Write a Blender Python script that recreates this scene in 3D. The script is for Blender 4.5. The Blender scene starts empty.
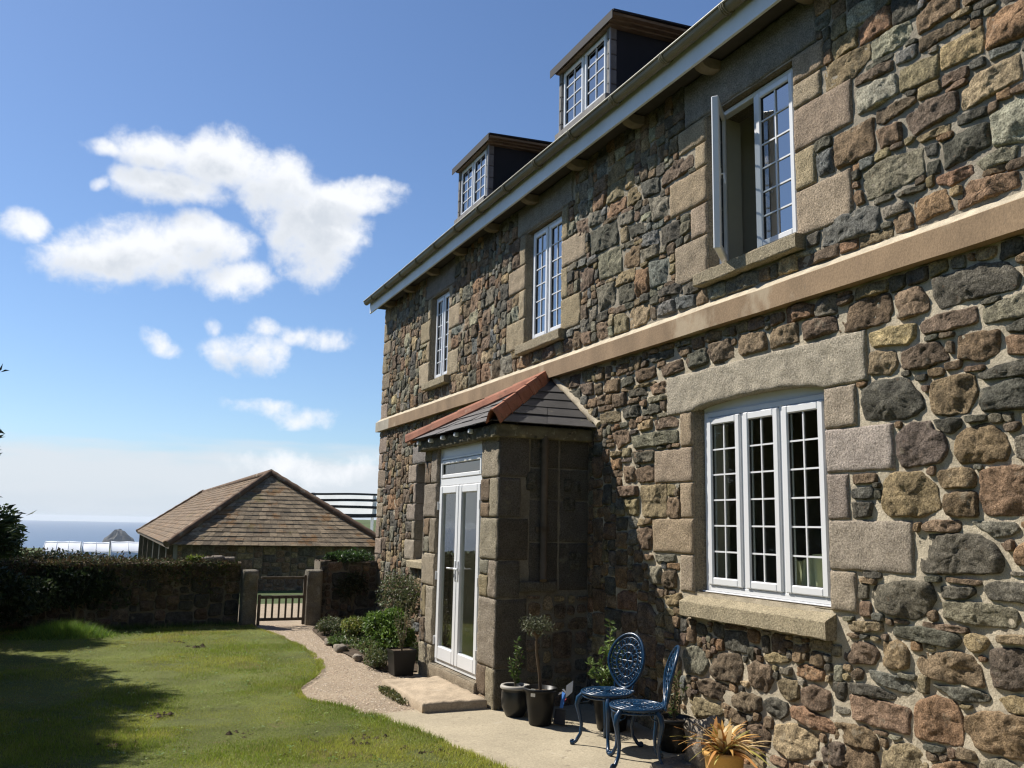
import bpy, math, random
import numpy as np
from mathutils import Vector, Matrix, Euler

R = math.radians
rng = np.random.default_rng(7)
random.seed(7)
sc = bpy.context.scene
col = sc.collection

# ------------------------------------------------------------------ camera, sky, sun, exposure
CAMX, CAMH = -4.312, 1.65
YAW, PITCH, ROLL = 0.4236, 0.1587, 0.0208
fw = Vector((math.sin(YAW)*math.cos(PITCH), math.cos(YAW)*math.cos(PITCH), math.sin(PITCH)))
rt0 = Vector((math.cos(YAW), -math.sin(YAW), 0))
up0 = rt0.cross(fw)
rt = rt0*math.cos(ROLL) + up0*math.sin(ROLL)
up = -rt0*math.sin(ROLL) + up0*math.cos(ROLL)
cam_d = bpy.data.cameras.new('camera')
cam = bpy.data.objects.new('camera', cam_d)
col.objects.link(cam)
cam.matrix_world = Matrix(((rt.x, up.x, -fw.x, CAMX), (rt.y, up.y, -fw.y, 0), (rt.z, up.z, -fw.z, CAMH), (0, 0, 0, 1)))
cam_d.sensor_width = 36.0
cam_d.lens = 885/1024*36.0
cam_d.clip_start = 0.05
cam_d.clip_end = 30000
sc.camera = cam

SUN_TO = Vector((-1.0, 1.33, 1.85)).normalized()
SUN_EL = math.asin(SUN_TO.z)
SUN_AZ = math.atan2(SUN_TO.x, SUN_TO.y)      # clockwise from +Y
sun_d = bpy.data.lights.new('sun', 'SUN')
sun_d.energy = 5.0
sun_d.angle = R(0.53)
sun_d.color = (1.0, 0.945, 0.86)
sun = bpy.data.objects.new('sun', sun_d)
col.objects.link(sun)
sun.rotation_euler = SUN_TO.to_track_quat('Z', 'Y').to_euler()
sun.location = (-20, 25, 40)

vs = sc.view_settings
vs.view_transform = 'Standard'
vs.look = 'None'
vs.exposure = 0.6
vs.gamma = 1.0
vs.use_curve_mapping = False
sc.cycles.max_bounces = 8
sc.cycles.transparent_max_bounces = 12
sc.cycles.caustics_reflective = False
sc.cycles.caustics_refractive = False
try:
    sc.cycles.use_denoising = True
    sc.cycles.denoiser = 'OPENIMAGEDENOISE'
    sc.cycles.denoising_input_passes = 'RGB_ALBEDO_NORMAL'
    sc.cycles.denoising_prefilter = 'ACCURATE'
    sc.cycles.use_adaptive_sampling = False
    sc.cycles.filter_width = 1.25
    sc.cycles.sample_clamp_indirect = 4.0
except Exception:
    pass

def px_dir(x, y):
    v = fw*885 + rt*(x-512) - up*(y-384)
    return v.normalized()

world = bpy.data.worlds.new('World')
sc.world = world
world.use_nodes = True
wn = world.node_tree.nodes
wl = world.node_tree.links
wn.clear()
SKY_STRENGTH = 0.068

def build_world():
    def N(t, **k):
        n = wn.new(t)
        for a, b in k.items():
            setattr(n, a, b)
        return n
    def val(s, v):
        if hasattr(v, 'is_linked') or isinstance(v, bpy.types.NodeSocket):
            wl.new(v, s)
        else:
            s.default_value = v
    def M(op, a, b=None, c=None, clamp=False):
        n = N('ShaderNodeMath', operation=op, use_clamp=clamp)
        val(n.inputs[0], a)
        if b is not None: val(n.inputs[1], b)
        if c is not None: val(n.inputs[2], c)
        return n.outputs[0]
    sky = N('ShaderNodeTexSky', sky_type='NISHITA', sun_disc=False)
    sky.sun_elevation = SUN_EL
    sky.sun_rotation = SUN_AZ
    sky.altitude = 20
    sky.air_density = 1.0
    sky.dust_density = 0.3
    sky.ozone_density = 1.5
    tc = N('ShaderNodeTexCoord')
    nrm = N('ShaderNodeVectorMath', operation='NORMALIZE')
    wl.new(tc.outputs['Generated'], nrm.inputs[0])
    sep = N('ShaderNodeSeparateXYZ')
    wl.new(nrm.outputs[0], sep.inputs[0])
    az = M('MULTIPLY', M('ARCTAN2', sep.outputs[0], sep.outputs[1]), 57.2958)
    el = M('MULTIPLY', M('ARCSINE', sep.outputs[2]), 57.2958)
    # warp for cloud edges
    def noise(scale, detail, rough, dist=0.0):
        n = N('ShaderNodeTexNoise')
        n.inputs['Scale'].default_value = scale
        n.inputs['Detail'].default_value = detail
        n.inputs['Roughness'].default_value = rough
        n.inputs['Distortion'].default_value = dist
        wl.new(nrm.outputs[0], n.inputs['Vector'])
        return n
    n1 = noise(11, 6, 0.6, 0.1)
    n2 = noise(24, 8, 0.64, 0.15)
    nw = noise(8, 3, 0.5)
    sc1 = N('ShaderNodeSeparateColor'); wl.new(nw.outputs['Color'], sc1.inputs[0])
    azw = M('ADD', az, M('MULTIPLY', M('SUBTRACT', sc1.outputs[0], 0.5), 4.5))
    elw = M('ADD', el, M('MULTIPLY', M('SUBTRACT', sc1.outputs[1], 0.5), 4.0))
    # clouds: azimuth, elevation, half-width, half-height (degrees), strength
    CL = CLOUDS
    dens = None; above = None
    for (a, e, ra, re, st) in CL:
        # the same puff looked up a little higher: where it still is cloud, we are on a shaded underside
        if re > 1.3:
            pp = M('DIVIDE', M('SUBTRACT', azw, a-.5), ra); qq = M('DIVIDE', M('SUBTRACT', elw, e-1.3), re)
            dd = M('SUBTRACT', 1.0, M('ADD', M('MULTIPLY', pp, pp), M('MULTIPLY', qq, qq)))
            above = dd if above is None else M('SMOOTH_MAX', above, dd, 0.25)
        p = M('DIVIDE', M('SUBTRACT', azw, a), ra)
        q = M('DIVIDE', M('SUBTRACT', elw, e), re)
        r2 = M('ADD', M('MULTIPLY', p, p), M('MULTIPLY', q, q))
        d = M('MULTIPLY', M('SUBTRACT', 1.0, r2), st)
        dens = d if dens is None else M('SMOOTH_MAX', dens, d, 0.25)
    fine = M('ADD', M('MULTIPLY', M('SUBTRACT', n1.outputs['Fac'], 0.5), 2.3), M('MULTIPLY', M('SUBTRACT', n2.outputs['Fac'], 0.5), 2.5))
    dn = M('ADD', dens, fine)
    mr = N('ShaderNodeMapRange', interpolation_type='SMOOTHSTEP')
    wl.new(dn, mr.inputs['Value'])
    mr.inputs['From Min'].default_value = -0.30
    mr.inputs['From Max'].default_value = 1.0
    cl = mr.outputs['Result']
    # low veil of thin cloud above the sea
    n3 = N('ShaderNodeTexNoise')
    mp = N('ShaderNodeMapping'); mp.inputs['Scale'].default_value = (3, 3, 22)
    wl.new(nrm.outputs[0], mp.inputs['Vector']); wl.new(mp.outputs[0], n3.inputs['Vector'])
    n3.inputs['Scale'].default_value = 2.0; n3.inputs['Detail'].default_value = 5
    elb = M('ADD', el, M('MULTIPLY', M('SUBTRACT', n3.outputs['Fac'], 0.5), 4.2))
    up_ = N('ShaderNodeMapRange', interpolation_type='SMOOTHSTEP'); wl.new(elb, up_.inputs['Value'])
    up_.inputs['From Min'].default_value = 4.9; up_.inputs['From Max'].default_value = 3.3
    lo_ = N('ShaderNodeMapRange', interpolation_type='SMOOTHSTEP'); wl.new(elb, lo_.inputs['Value'])
    lo_.inputs['From Min'].default_value = -0.5; lo_.inputs['From Max'].default_value = 2.4
    lo_.inputs['To Min'].default_value = 0.62
    veil = M('MULTIPLY', M('MULTIPLY', up_.outputs[0], lo_.outputs[0]), 0.88)
    # cloud shade: a little greyer where the cloud is thick
    sh = N('ShaderNodeMapRange'); wl.new(dn, sh.inputs['Value'])
    sh.inputs['From Min'].default_value = 0.55; sh.inputs['From Max'].default_value = 1.6
    sh.inputs['To Min'].default_value = 0.0; sh.inputs['To Max'].default_value = 1.0
    mxc = N('ShaderNodeMix', data_type='RGBA')
    mxc.inputs['A'].default_value = (0.65/SKY_STRENGTH, 0.665/SKY_STRENGTH, 0.69/SKY_STRENGTH, 1)
    mxc.inputs['B'].default_value = (0.44/SKY_STRENGTH, 0.475/SKY_STRENGTH, 0.525/SKY_STRENGTH, 1)
    und = N('ShaderNodeMapRange', interpolation_type='SMOOTHSTEP'); wl.new(M('ADD', above, M('MULTIPLY', M('SUBTRACT', n2.outputs['Fac'], 0.5), 1.6)), und.inputs['Value'])
    und.inputs['From Min'].default_value = 0.15; und.inputs['From Max'].default_value = 1.0
    shn = M('MULTIPLY', und.outputs[0], M('ADD', M('MULTIPLY', sh.outputs[0], 0.5), 0.45))
    wl.new(shn, mxc.inputs['Factor'])
    tint = N('ShaderNodeMix', data_type='RGBA', blend_type='MULTIPLY')
    tint.inputs['Factor'].default_value = 1.0
    wl.new(sky.outputs[0], tint.inputs['A'])
    tint.inputs['B'].default_value = SKY_TINT
    mx = N('ShaderNodeMix', data_type='RGBA')
    # hazeband: the bluish air right above the horizon
    hb = N('ShaderNodeMapRange', interpolation_type='SMOOTHSTEP'); wl.new(el, hb.inputs['Value'])
    hb.inputs['From Min'].default_value = 5.5; hb.inputs['From Max'].default_value = 0.3
    hb.inputs['To Max'].default_value = 0.9
    mh = N('ShaderNodeMix', data_type='RGBA'); wl.new(hb.outputs[0], mh.inputs['Factor']); wl.new(tint.outputs['Result'], mh.inputs['A'])
    mh.inputs['B'].default_value = (0.32/SKY_STRENGTH, 0.405/SKY_STRENGTH, 0.505/SKY_STRENGTH, 1)
    mv = N('ShaderNodeMix', data_type='RGBA')
    wl.new(veil, mv.inputs['Factor']); wl.new(mh.outputs['Result'], mv.inputs['A'])
    mv.inputs['B'].default_value = (0.505/SKY_STRENGTH, 0.54/SKY_STRENGTH, 0.58/SKY_STRENGTH, 1)
    wl.new(cl, mx.inputs['Factor'])
    wl.new(mv.outputs['Result'], mx.inputs['A'])
    wl.new(mxc.outputs['Result'], mx.inputs['B'])
    bg = N('ShaderNodeBackground')
    bg.inputs['Strength'].default_value = SKY_STRENGTH
    wl.new(mx.outputs['Result'], bg.inputs['Color'])
    out = N('ShaderNodeOutputWorld')
    wl.new(bg.outputs[0], out.inputs['Surface'])

SKY_TINT = (0.86, 1.0, 1.2, 1)
CLOUDS = [(1.5, 21.81, 3.18, 1.69, 1.1), (5.11, 21.78, 4.37, 2.35, 1.3), (8.97, 20.36, 4.26, 3.07, 1.3), (11.22, 18.13, 3.72, 3.48, 1.3), (13.3, 20.41, 3.03, 1.32, 1), (15.38, 21.06, 1.36, 0.66, 0.6), (-1.74, 21.36, 1.28, 0.6, 0.6), (2.87, 19.7, 3.83, 1.42, 1.1), (-1.59, 15.12, 4.13, 2.03, 1.1), (1.75, 15.52, 4.49, 2.08, 1.2), (4.31, 16.56, 2.61, 1.78, 1.2), (5.09, 14.16, 3.24, 1.23, 1.0), (-3.73, 14.92, 1.62, 1.07, 0.7), (-5.91, 16.87, 1.57, 1.12, 0.9), (1.9, 10.2, 0.94, 0.73, 0.6), (7.17, 10.34, 2.64, 1.34, 0.62), (11.42, 11.52, 2.26, 0.86, 0.7), (4.67, 11.79, 0.68, 0.5, 0.45), (8.1, 11.9, 1.25, 0.51, 0.45), (10.02, 6.7, 3.32, 0.6, 0.5), (-1.3, 19.16, 0.5, 0.38, 0.4), (12.18, 3.34, 4.8, 1.02, 0.6)]
build_world()

# ------------------------------------------------------------------ helpers
def nz2(x, y, seed=0):
    """smooth value noise in 2-D, about -1..1"""
    x = np.asarray(x, float); y = np.asarray(y, float)
    xi = np.floor(x).astype(np.int64); yi = np.floor(y).astype(np.int64)
    fx = x-xi; fy = y-yi
    fx = fx*fx*(3-2*fx); fy = fy*fy*(3-2*fy)
    def h(a, b):
        n = (a*374761393 + b*668265263 + seed*974634777) & 0xffffffff
        n = ((n ^ (n >> 13))*1274126177) & 0xffffffff
        return ((n ^ (n >> 16)) & 0xffff)/32767.5-1
    return (h(xi, yi)*(1-fx)+h(xi+1, yi)*fx)*(1-fy)+(h(xi, yi+1)*(1-fx)+h(xi+1, yi+1)*fx)*fy

def fbm2(x, y, seed=0, o=3):
    s = 0; a = 1
    for k in range(o):
        s = s + a*nz2(x*2**k, y*2**k, seed+k*17); a *= 0.5
    return s

class MB:
    """collects geometry for ONE mesh object"""
    def __init__(s):
        s.v = []; s.f = []; s.m = []; s.c = []; s.n = 0; s.sm = []
    def add(s, V, F, mat=0, color=(1, 1, 1), smooth=False):
        V = np.asarray(V, float).reshape(-1, 3)
        F = [np.asarray(F)] if not isinstance(F, list) or (len(F) and not isinstance(F[0], np.ndarray)) else F
        for q in F:
            if len(q) == 0: continue
            q = np.asarray(q)
            s.f.append(q+s.n); s.m.append(np.full(len(q), mat, np.int32)); s.sm.append(np.full(len(q), smooth, bool))
        C = np.asarray(color, float)
        if C.ndim == 1: C = np.repeat(C[None, :3], len(V), 0)
        s.v.append(V); s.c.append(C[:, :3]); s.n += len(V)
        return s
    def xf(s, M):
        """transform everything collected so far"""
        A = np.array(M)
        s.v = [v@A[:3, :3].T+A[:3, 3] for v in s.v]
        return s
    def box(s, lo, hi, mat=0, color=(1, 1, 1), b=0.0, M=None):
        lo = np.array(lo, float); hi = np.array(hi, float)
        lo, hi = np.minimum(lo, hi), np.maximum(lo, hi)
        b = min(b, 0.45*float((hi-lo).min()))
        if b <= 0:
            V = np.array([[x, y, z] for x in (lo[0], hi[0]) for y in (lo[1], hi[1]) for z in (lo[2], hi[2])])
            F = [np.array([[0, 1, 3, 2], [4, 6, 7, 5], [0, 4, 5, 1], [2, 3, 7, 6], [0, 2, 6, 4], [1, 5, 7, 3]])]
        else:
            V = []; idx = {}
            for ix in (0, 1):
                for iy in (0, 1):
                    for iz in (0, 1):
                        for ax in range(3):
                            p = [(lo, hi)[i][k] for k, i in enumerate((ix, iy, iz))]
                            for k, i in enumerate((ix, iy, iz)):
                                if k != ax: p[k] += b*(1-2*i)
                            idx[ix, iy, iz, ax] = len(V); V.append(p)
            Q = []; T = []
            for ax in range(3):
                u, w = [k for k in range(3) if k != ax]
                for s_ in (0, 1):
                    q = []
                    for a, c in ((0, 0), (1, 0), (1, 1), (0, 1)):
                        t = [0, 0, 0]; t[ax] = s_; t[u] = a; t[w] = c
                        q.append(idx[t[0], t[1], t[2], ax])
                    Q.append(q)
                for a in (0, 1):
                    for c in (0, 1):
                        q = []
                        for s_, axx in ((0, u), (1, u), (1, w), (0, w)):
                            t = [0, 0, 0]; t[ax] = s_; t[u] = a; t[w] = c
                            q.append(idx[t[0], t[1], t[2], axx])
                        Q.append(q)
            for ix in (0, 1):
                for iy in (0, 1):
                    for iz in (0, 1):
                        T.append([idx[ix, iy, iz, k] for k in range(3)])
            F = [np.array(Q), np.array(T)]; V = np.array(V)
        if M is not None:
            A = np.array(M); V = np.asarray(V)@A[:3, :3].T+A[:3, 3]
        return s.add(V, F, mat, color)
    def tube(s, P, r, n=8, mat=0, color=(1, 1, 1), caps=True, closed=False):
        P = np.asarray(P, float); k = len(P)
        r = np.broadcast_to(np.asarray(r, float), (k,))
        if closed:
            T = np.roll(P, -1, 0)-np.roll(P, 1, 0)
        else:
            T = np.gradient(P, axis=0)
        T = T/np.maximum(np.linalg.norm(T, axis=1, keepdims=True), 1e-9)
        ref = np.array([0, 0, 1.]) if abs(T[0, 2]) < 0.9 else np.array([1., 0, 0])
        U = np.empty_like(P); u = ref
        for i in range(k):
            u = u-T[i]*(u@T[i]); L = np.linalg.norm(u)
            if L < 1e-6: u = np.array([0, 1., 0]); u = u-T[i]*(u@T[i]); L = np.linalg.norm(u)
            u = u/L; U[i] = u
        W = np.cross(T, U)
        a = np.linspace(0, 2*np.pi, n, endpoint=False)
        V = (P[:, None]+r[:, None, None]*(np.cos(a)[None, :, None]*U[:, None]+np.sin(a)[None, :, None]*W[:, None])).reshape(-1, 3)
        i = np.arange(k if closed else k-1)[:, None]*n; j = np.arange(n)[None]
        i2 = ((np.arange(k if closed else k-1)+1) % k)[:, None]*n
        F = np.stack([i+j, i+(j+1) % n, i2+(j+1) % n, i2+j], -1).reshape(-1, 4)
        Fs = [F]
        s.add(V, Fs, mat, color, True)
        if caps and not closed:
            for e, base in ((0, 0), (k-1, (k-1)*n)):
                ring = V[base:base+n]; c = ring.mean(0)
                s.add(np.vstack([ring, c]), np.stack([np.arange(n), (np.arange(n)+1) % n, np.full(n, n)], -1), mat, color, True)
        return s
    def lathe(s, prof, n=24, mat=0, color=(1, 1, 1), origin=(0, 0, 0), jit=0.0):
        prof = np.asarray(prof, float); k = len(prof)
        a = np.linspace(0, 2*np.pi, n, endpoint=False)
        V = np.stack([prof[:, None, 0]*np.cos(a), prof[:, None, 0]*np.sin(a), np.repeat(prof[:, None, 1], n, 1)], -1).reshape(-1, 3)+np.array(origin)
        i = np.arange(k-1)[:, None]*n; j = np.arange(n)[None]
        F = np.stack([i+j, i+(j+1) % n, i+n+(j+1) % n, i+n+j], -1).reshape(-1, 4)
        return s.add(V, F, mat, color, True)
    def build(s, name, mats, parent=None):
        me = bpy.data.meshes.new(name)
        V = np.concatenate(s.v).astype(np.float32)
        C = np.concatenate(s.c).astype(np.float32)
        tot = np.concatenate([np.full(len(q), q.shape[1], np.int32) for q in s.f])
        loops = np.concatenate([q.ravel() for q in s.f]).astype(np.int32)
        me.vertices.add(len(V)); me.vertices.foreach_set('co', V.ravel())
        me.loops.add(len(loops)); me.loops.foreach_set('vertex_index', loops)
        me.polygons.add(len(tot))
        start = np.zeros(len(tot), np.int32); start[1:] = np.cumsum(tot)[:-1]
        me.polygons.foreach_set('loop_start', start)
        me.polygons.foreach_set('loop_total', tot)
        me.polygons.foreach_set('material_index', np.concatenate(s.m))
        me.polygons.foreach_set('use_smooth', np.concatenate(s.sm))
        ca = me.color_attributes.new('Col', 'FLOAT_COLOR', 'POINT')
        ca.data.foreach_set('color', np.hstack([C, np.ones((len(C), 1), np.float32)]).astype(np.float32).ravel())
        if not isinstance(mats, (list, tuple)): mats = [mats]
        for m in mats: me.materials.append(m)
        me.update(calc_edges=True); me.validate()
        o = bpy.data.objects.new(name, me); col.objects.link(o)
        if parent is not None: attach(o, parent)
        return o

def attach(o, parent):
    o.parent = parent
    p = parent; M = Matrix.Identity(4)
    chain = []
    while p is not None:
        chain.append(p); p = p.parent
    for p in reversed(chain):
        M = M @ p.matrix_parent_inverse @ p.matrix_basis
    o.matrix_parent_inverse = M.inverted()

def thing(name, label, cat, loc=(0, 0, 0), rz=0.0, group=None):
    o = bpy.data.objects.new(name, None); col.objects.link(o)
    o.empty_display_size = 0.2
    o.location = loc; o.rotation_euler = (0, 0, rz)
    tag(o, label, cat, group)
    return o
def tag(o, label=None, cat=None, group=None, kind=None):
    if label: o['label'] = label
    if cat: o['category'] = cat
    if group: o['group'] = group
    if kind: o['kind'] = kind
    return o

# ------------------------------------------------------------------ materials
def mat_new(name):
    m = bpy.data.materials.new(name); m.use_nodes = True
    nt = m.node_tree; nt.nodes.clear()
    out = nt.nodes.new('ShaderNodeOutputMaterial')
    b = nt.nodes.new('ShaderNodeBsdfPrincipled')
    nt.links.new(b.outputs[0], out.inputs[0])
    return m, nt, b, out

def surf(name, color=(0.5, 0.5, 0.5), rough=0.8, use_col=False, var=0.0, vscale=6.0, spots=None, fine=0.0, fscale=120.0,
         bump=0.0, bscale=40.0, bdist=0.01, spec=0.3, metal=0.0, stretch=None, transl=0.0, bump2=0.0, b2scale=150.0, coat=0.0):
    """principled surface: base colour (or the Col attribute), noise variation, spots, grain and bump"""
    m, nt, b, out = mat_new(name)
    L = nt.links.new
    def N(t, **k):
        n = nt.nodes.new(t)
        for a, v in k.items(): setattr(n, a, v)
        return n
    tc = N('ShaderNodeTexCoord'); vec = tc.outputs['Object']
    if stretch:
        mp = N('ShaderNodeMapping'); mp.inputs['Scale'].default_value = stretch
        L(vec, mp.inputs[0]); vec = mp.outputs[0]
    def noise(scale, detail=4, rough=0.6):
        n = N('ShaderNodeTexNoise'); n.inputs['Scale'].default_value = scale
        n.inputs['Detail'].default_value = detail; n.inputs['Roughness'].default_value = rough
        L(vec, n.inputs['Vector']); return n
    if use_col:
        a = N('ShaderNodeAttribute', attribute_name='Col'); c = a.outputs['Color']
        if color != (1, 1, 1):
            mm = N('ShaderNodeMix', data_type='RGBA', blend_type='MULTIPLY'); mm.inputs['Factor'].default_value = 1
            L(c, mm.inputs['A']); mm.inputs['B'].default_value = (*color, 1); c = mm.outputs['Result']
    else:
        rgb = N('ShaderNodeRGB'); rgb.outputs[0].default_value = (*color, 1); c = rgb.outputs[0]
    def mul(c, fac_socket, lo, hi):
        mr = N('ShaderNodeMapRange'); L(fac_socket, mr.inputs['Value'])
        mr.inputs['From Min'].default_value = 0.3; mr.inputs['From Max'].default_value = 0.7
        mr.inputs['To Min'].default_value = lo; mr.inputs['To Max'].default_value = hi
        v = N('ShaderNodeVectorMath', operation='SCALE'); L(c, v.inputs[0]); L(mr.outputs[0], v.inputs['Scale'])
        return v.outputs[0]
    if var: c = mul(c, noise(vscale).outputs['Fac'], 1-var, 1+var)
    if fine: c = mul(c, noise(fscale, 3, 0.7).outputs['Fac'], 1-fine, 1+fine)
    for sp in (spots or []):
        sc_, thr, wid, colr, amt = sp
        nn = noise(sc_, 5, 0.65)
        mr = N('ShaderNodeMapRange', interpolation_type='SMOOTHSTEP'); L(nn.outputs['Fac'], mr.inputs['Value'])
        mr.inputs['From Min'].default_value = thr; mr.inputs['From Max'].default_value = thr+wid
        mr.inputs['To Max'].default_value = amt
        mx = N('ShaderNodeMix', data_type='RGBA'); L(mr.outputs[0], mx.inputs['Factor']); L(c, mx.inputs['A'])
        mx.inputs['B'].default_value = (*colr, 1); c = mx.outputs['Result']
    L(c, b.inputs['Base Color'])
    b.inputs['Roughness'].default_value = rough
    b.inputs['Specular IOR Level'].default_value = spec
    b.inputs['Metallic'].default_value = metal
    if coat: b.inputs['Coat Weight'].default_value = coat; b.inputs['Coat Roughness'].default_value = 0.15
    if bump:
        bp = N('ShaderNodeBump'); bp.inputs['Strength'].default_value = bump; bp.inputs['Distance'].default_value = bdist
        L(noise(bscale, 6, 0.65).outputs['Fac'], bp.inputs['Height'])
        last = bp.outputs[0]
        if bump2:
            b2 = N('ShaderNodeBump'); b2.inputs['Strength'].default_value = bump2; b2.inputs['Distance'].default_value = bdist*0.5
            L(noise(b2scale, 3, 0.7).outputs['Fac'], b2.inputs['Height']); L(last, b2.inputs['Normal']); last = b2.outputs[0]
        L(last, b.inputs['Normal'])
    if transl:
        t = N('ShaderNodeBsdfTranslucent'); L(c, t.inputs['Color'])
        ad = N('ShaderNodeMixShader'); ad.inputs[0].default_value = transl
        L(b.outputs[0], ad.inputs[1]); L(t.outputs[0], ad.inputs[2]); L(ad.outputs[0], out.inputs[0])
    return m

def glass_mat(name, r0=0.09, tint=(0.82, 0.88, 0.86)):
    m = bpy.data.materials.new(name); m.use_nodes = True
    nt = m.node_tree; nt.nodes.clear(); L = nt.links.new
    out = nt.nodes.new('ShaderNodeOutputMaterial'); mix = nt.nodes.new('ShaderNodeMixShader')
    lwt = nt.nodes.new('ShaderNodeLayerWeight')          # Schlick reflectance, the same from both sides of the pane
    pw5 = nt.nodes.new('ShaderNodeMath'); pw5.operation = 'POWER'; pw5.inputs[1].default_value = 5
    L(lwt.outputs['Facing'], pw5.inputs[0]); lwt.inputs['Blend'].default_value = 0.5
    fr = nt.nodes.new('ShaderNodeMath'); fr.operation = 'MULTIPLY_ADD'; fr.inputs[1].default_value = 1-r0; fr.inputs[2].default_value = r0
    L(pw5.outputs[0], fr.inputs[0])
    tr = nt.nodes.new('ShaderNodeBsdfTransparent'); tr.inputs[0].default_value = (*tint, 1)
    gl = nt.nodes.new('ShaderNodeBsdfGlossy'); gl.inputs['Roughness'].default_value = 0.0
    tc = nt.nodes.new('ShaderNodeTexCoord'); no = nt.nodes.new('ShaderNodeTexNoise'); no.inputs['Scale'].default_value = 1.6
    bp = nt.nodes.new('ShaderNodeBump'); bp.inputs['Strength'].default_value = 0.05; bp.inputs['Distance'].default_value = 0.05
    L(tc.outputs['Object'], no.inputs['Vector']); L(no.outputs['Fac'], bp.inputs['Height']); L(bp.outputs[0], gl.inputs['Normal'])
    L(fr.outputs[0], mix.inputs[0]); L(tr.outputs[0], mix.inputs[1]); L(gl.outputs[0], mix.inputs[2]); L(mix.outputs[0], out.inputs[0])
    return m

M = {}
M['stone'] = surf('rubble_stone', (1, 1, 1), 0.92, use_col=True, var=0.45, vscale=13, fine=0.6, fscale=75,
                  spots=[(9, 0.60, 0.10, (0.34, 0.30, 0.22), 0.45), (17, 0.62, 0.10, (0.20, 0.12, 0.07), 0.5), (23, 0.66, 0.07, (0.05, 0.05, 0.045), 0.6)],
                  bump=0.9, bscale=30, bdist=0.028, spec=0.2, bump2=0.9, b2scale=110)
M['granite'] = surf('dressed_granite', (0.93, 0.95, 0.98), 0.92, use_col=True, var=0.16, vscale=7, fine=0.5, fscale=85,
                    spots=[(5, 0.62, 0.12, (0.30, 0.26, 0.17), 0.5), (70, 0.62, 0.08, (0.16, 0.12, 0.08), 0.55)],
                    bump=1.0, bscale=55, bdist=0.025, spec=0.2, bump2=0.8, b2scale=140)
M['mortar'] = surf('lime_mortar', (0.462, 0.399, 0.294), 0.95, var=0.25, vscale=9, fine=0.25, fscale=140,
                   spots=[(4, 0.60, 0.12, (0.30, 0.27, 0.21), 0.6)], bump=0.7, bscale=60, bdist=0.012, spec=0.15)
M['mortar_grey'] = surf('grey_upper_mortar', (0.30, 0.262, 0.20), 0.95, var=0.25, vscale=7, fine=0.25, fscale=140, spots=[(4, 0.60, 0.12, (0.20, 0.18, 0.14), 0.6)], bump=0.7, bscale=60, bdist=0.012, spec=0.15)
M['mortar_dull'] = surf('old_mortar', (0.19, 0.165, 0.125), 0.95, var=0.3, vscale=5, fine=0.3, fscale=120, bump=0.8, bscale=45, bdist=0.014, spec=0.15)
M['band'] = surf('string_course_render', (0.265, 0.182, 0.108), 0.9, use_col=False, var=0.22, vscale=3.0, fine=0.22, fscale=120, stretch=(1, 1, .6),
                 spots=[(1.3, 0.58, 0.1, (0.42, 0.34, 0.235), 0.75), (5, 0.60, 0.1, (0.26, 0.175, 0.11), 0.55), (14, 0.64, 0.06, (0.20, 0.15, 0.10), 0.6)], bump=0.35, bscale=60, bdist=0.006)
M['band_grey'] = surf('patched_cement', (0.353, 0.319, 0.252), 0.9, var=0.15, vscale=5, fine=0.2, bump=0.3, bscale=60, bdist=0.006)
M['white'] = surf('white_upvc', (0.706, 0.714, 0.722), 0.32, spec=0.45, var=0.03, vscale=3)
M['gasket'] = surf('black_gasket', (0.03, 0.03, 0.03), 0.6)
M['glass'] = glass_mat('window_glass', 0.085)
M['door_glass'] = glass_mat('door_glass', 0.20)
M['lead_glass'] = glass_mat('upper_window_glass', 0.50, (0.55, 0.6, 0.62))
M['plaster'] = surf('room_plaster', (0.72, 0.65, 0.50), 0.9, var=0.06, vscale=2)
M['room_dark'] = surf('room_carpet', (0.12, 0.10, 0.08), 0.95)
M['curtain'] = surf('curtain_cloth', (0.66, 0.63, 0.40), 0.9, var=0.1, vscale=3)
M['gutter_lip'] = surf('pale_gutter_lip', (0.521, 0.487, 0.378), 0.45, var=0.15, vscale=5)
M['gutter'] = surf('weathered_gutter', (0.168, 0.147, 0.088), 0.5, var=0.25, vscale=5, spots=[(12, 0.55, 0.15, (0.16, 0.13, 0.07), 0.65)], spec=0.4, stretch=(1, 0.3, 1))
M['fascia'] = surf('painted_fascia', (0.66, 0.69, 0.72), 0.5, var=0.08, vscale=3, spots=[(3, 0.62, 0.15, (0.42, 0.40, 0.36), 0.4)])
M['soffit'] = surf('soffit_board', (0.06, 0.052, 0.045), 0.9, var=0.2)
M['corbel'] = surf('eaves_corbel', (0.20, 0.165, 0.115), 0.9, var=0.2, vscale=12, bump=0.4, bscale=50)
M['slate'] = surf('roof_slate', (1, 1, 1), 0.62, use_col=True, var=0.2, vscale=5, fine=0.15, fscale=60, spots=[(7, 0.63, 0.1, (0.22, 0.20, 0.13), 0.5)], bump=0.35, bscale=30, bdist=0.006, spec=0.35)
M['barn_slate'] = surf('mossy_barn_slate', (1, 1, 1), 0.9, use_col=True, var=0.25, vscale=2.5, fine=0.35, fscale=14,
                       spots=[(2.0, 0.54, 0.10, (0.20, 0.095, 0.025), 0.7), (1.5, 0.60, 0.08, (0.15, 0.12, 0.03), 0.6), (6, 0.62, 0.08, (0.25, 0.23, 0.18), 0.6)], bump=0.6, bscale=14, bdist=0.03)
M['terracotta'] = surf('terracotta_tile', (0.36, 0.15, 0.09), 0.85, var=0.25, vscale=5, fine=0.2, spots=[(6, 0.60, 0.12, (0.48, 0.30, 0.21), 0.6), (9, 0.60, 0.08, (0.16, 0.10, 0.06), 0.6)], bump=0.2, bscale=50)
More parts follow.
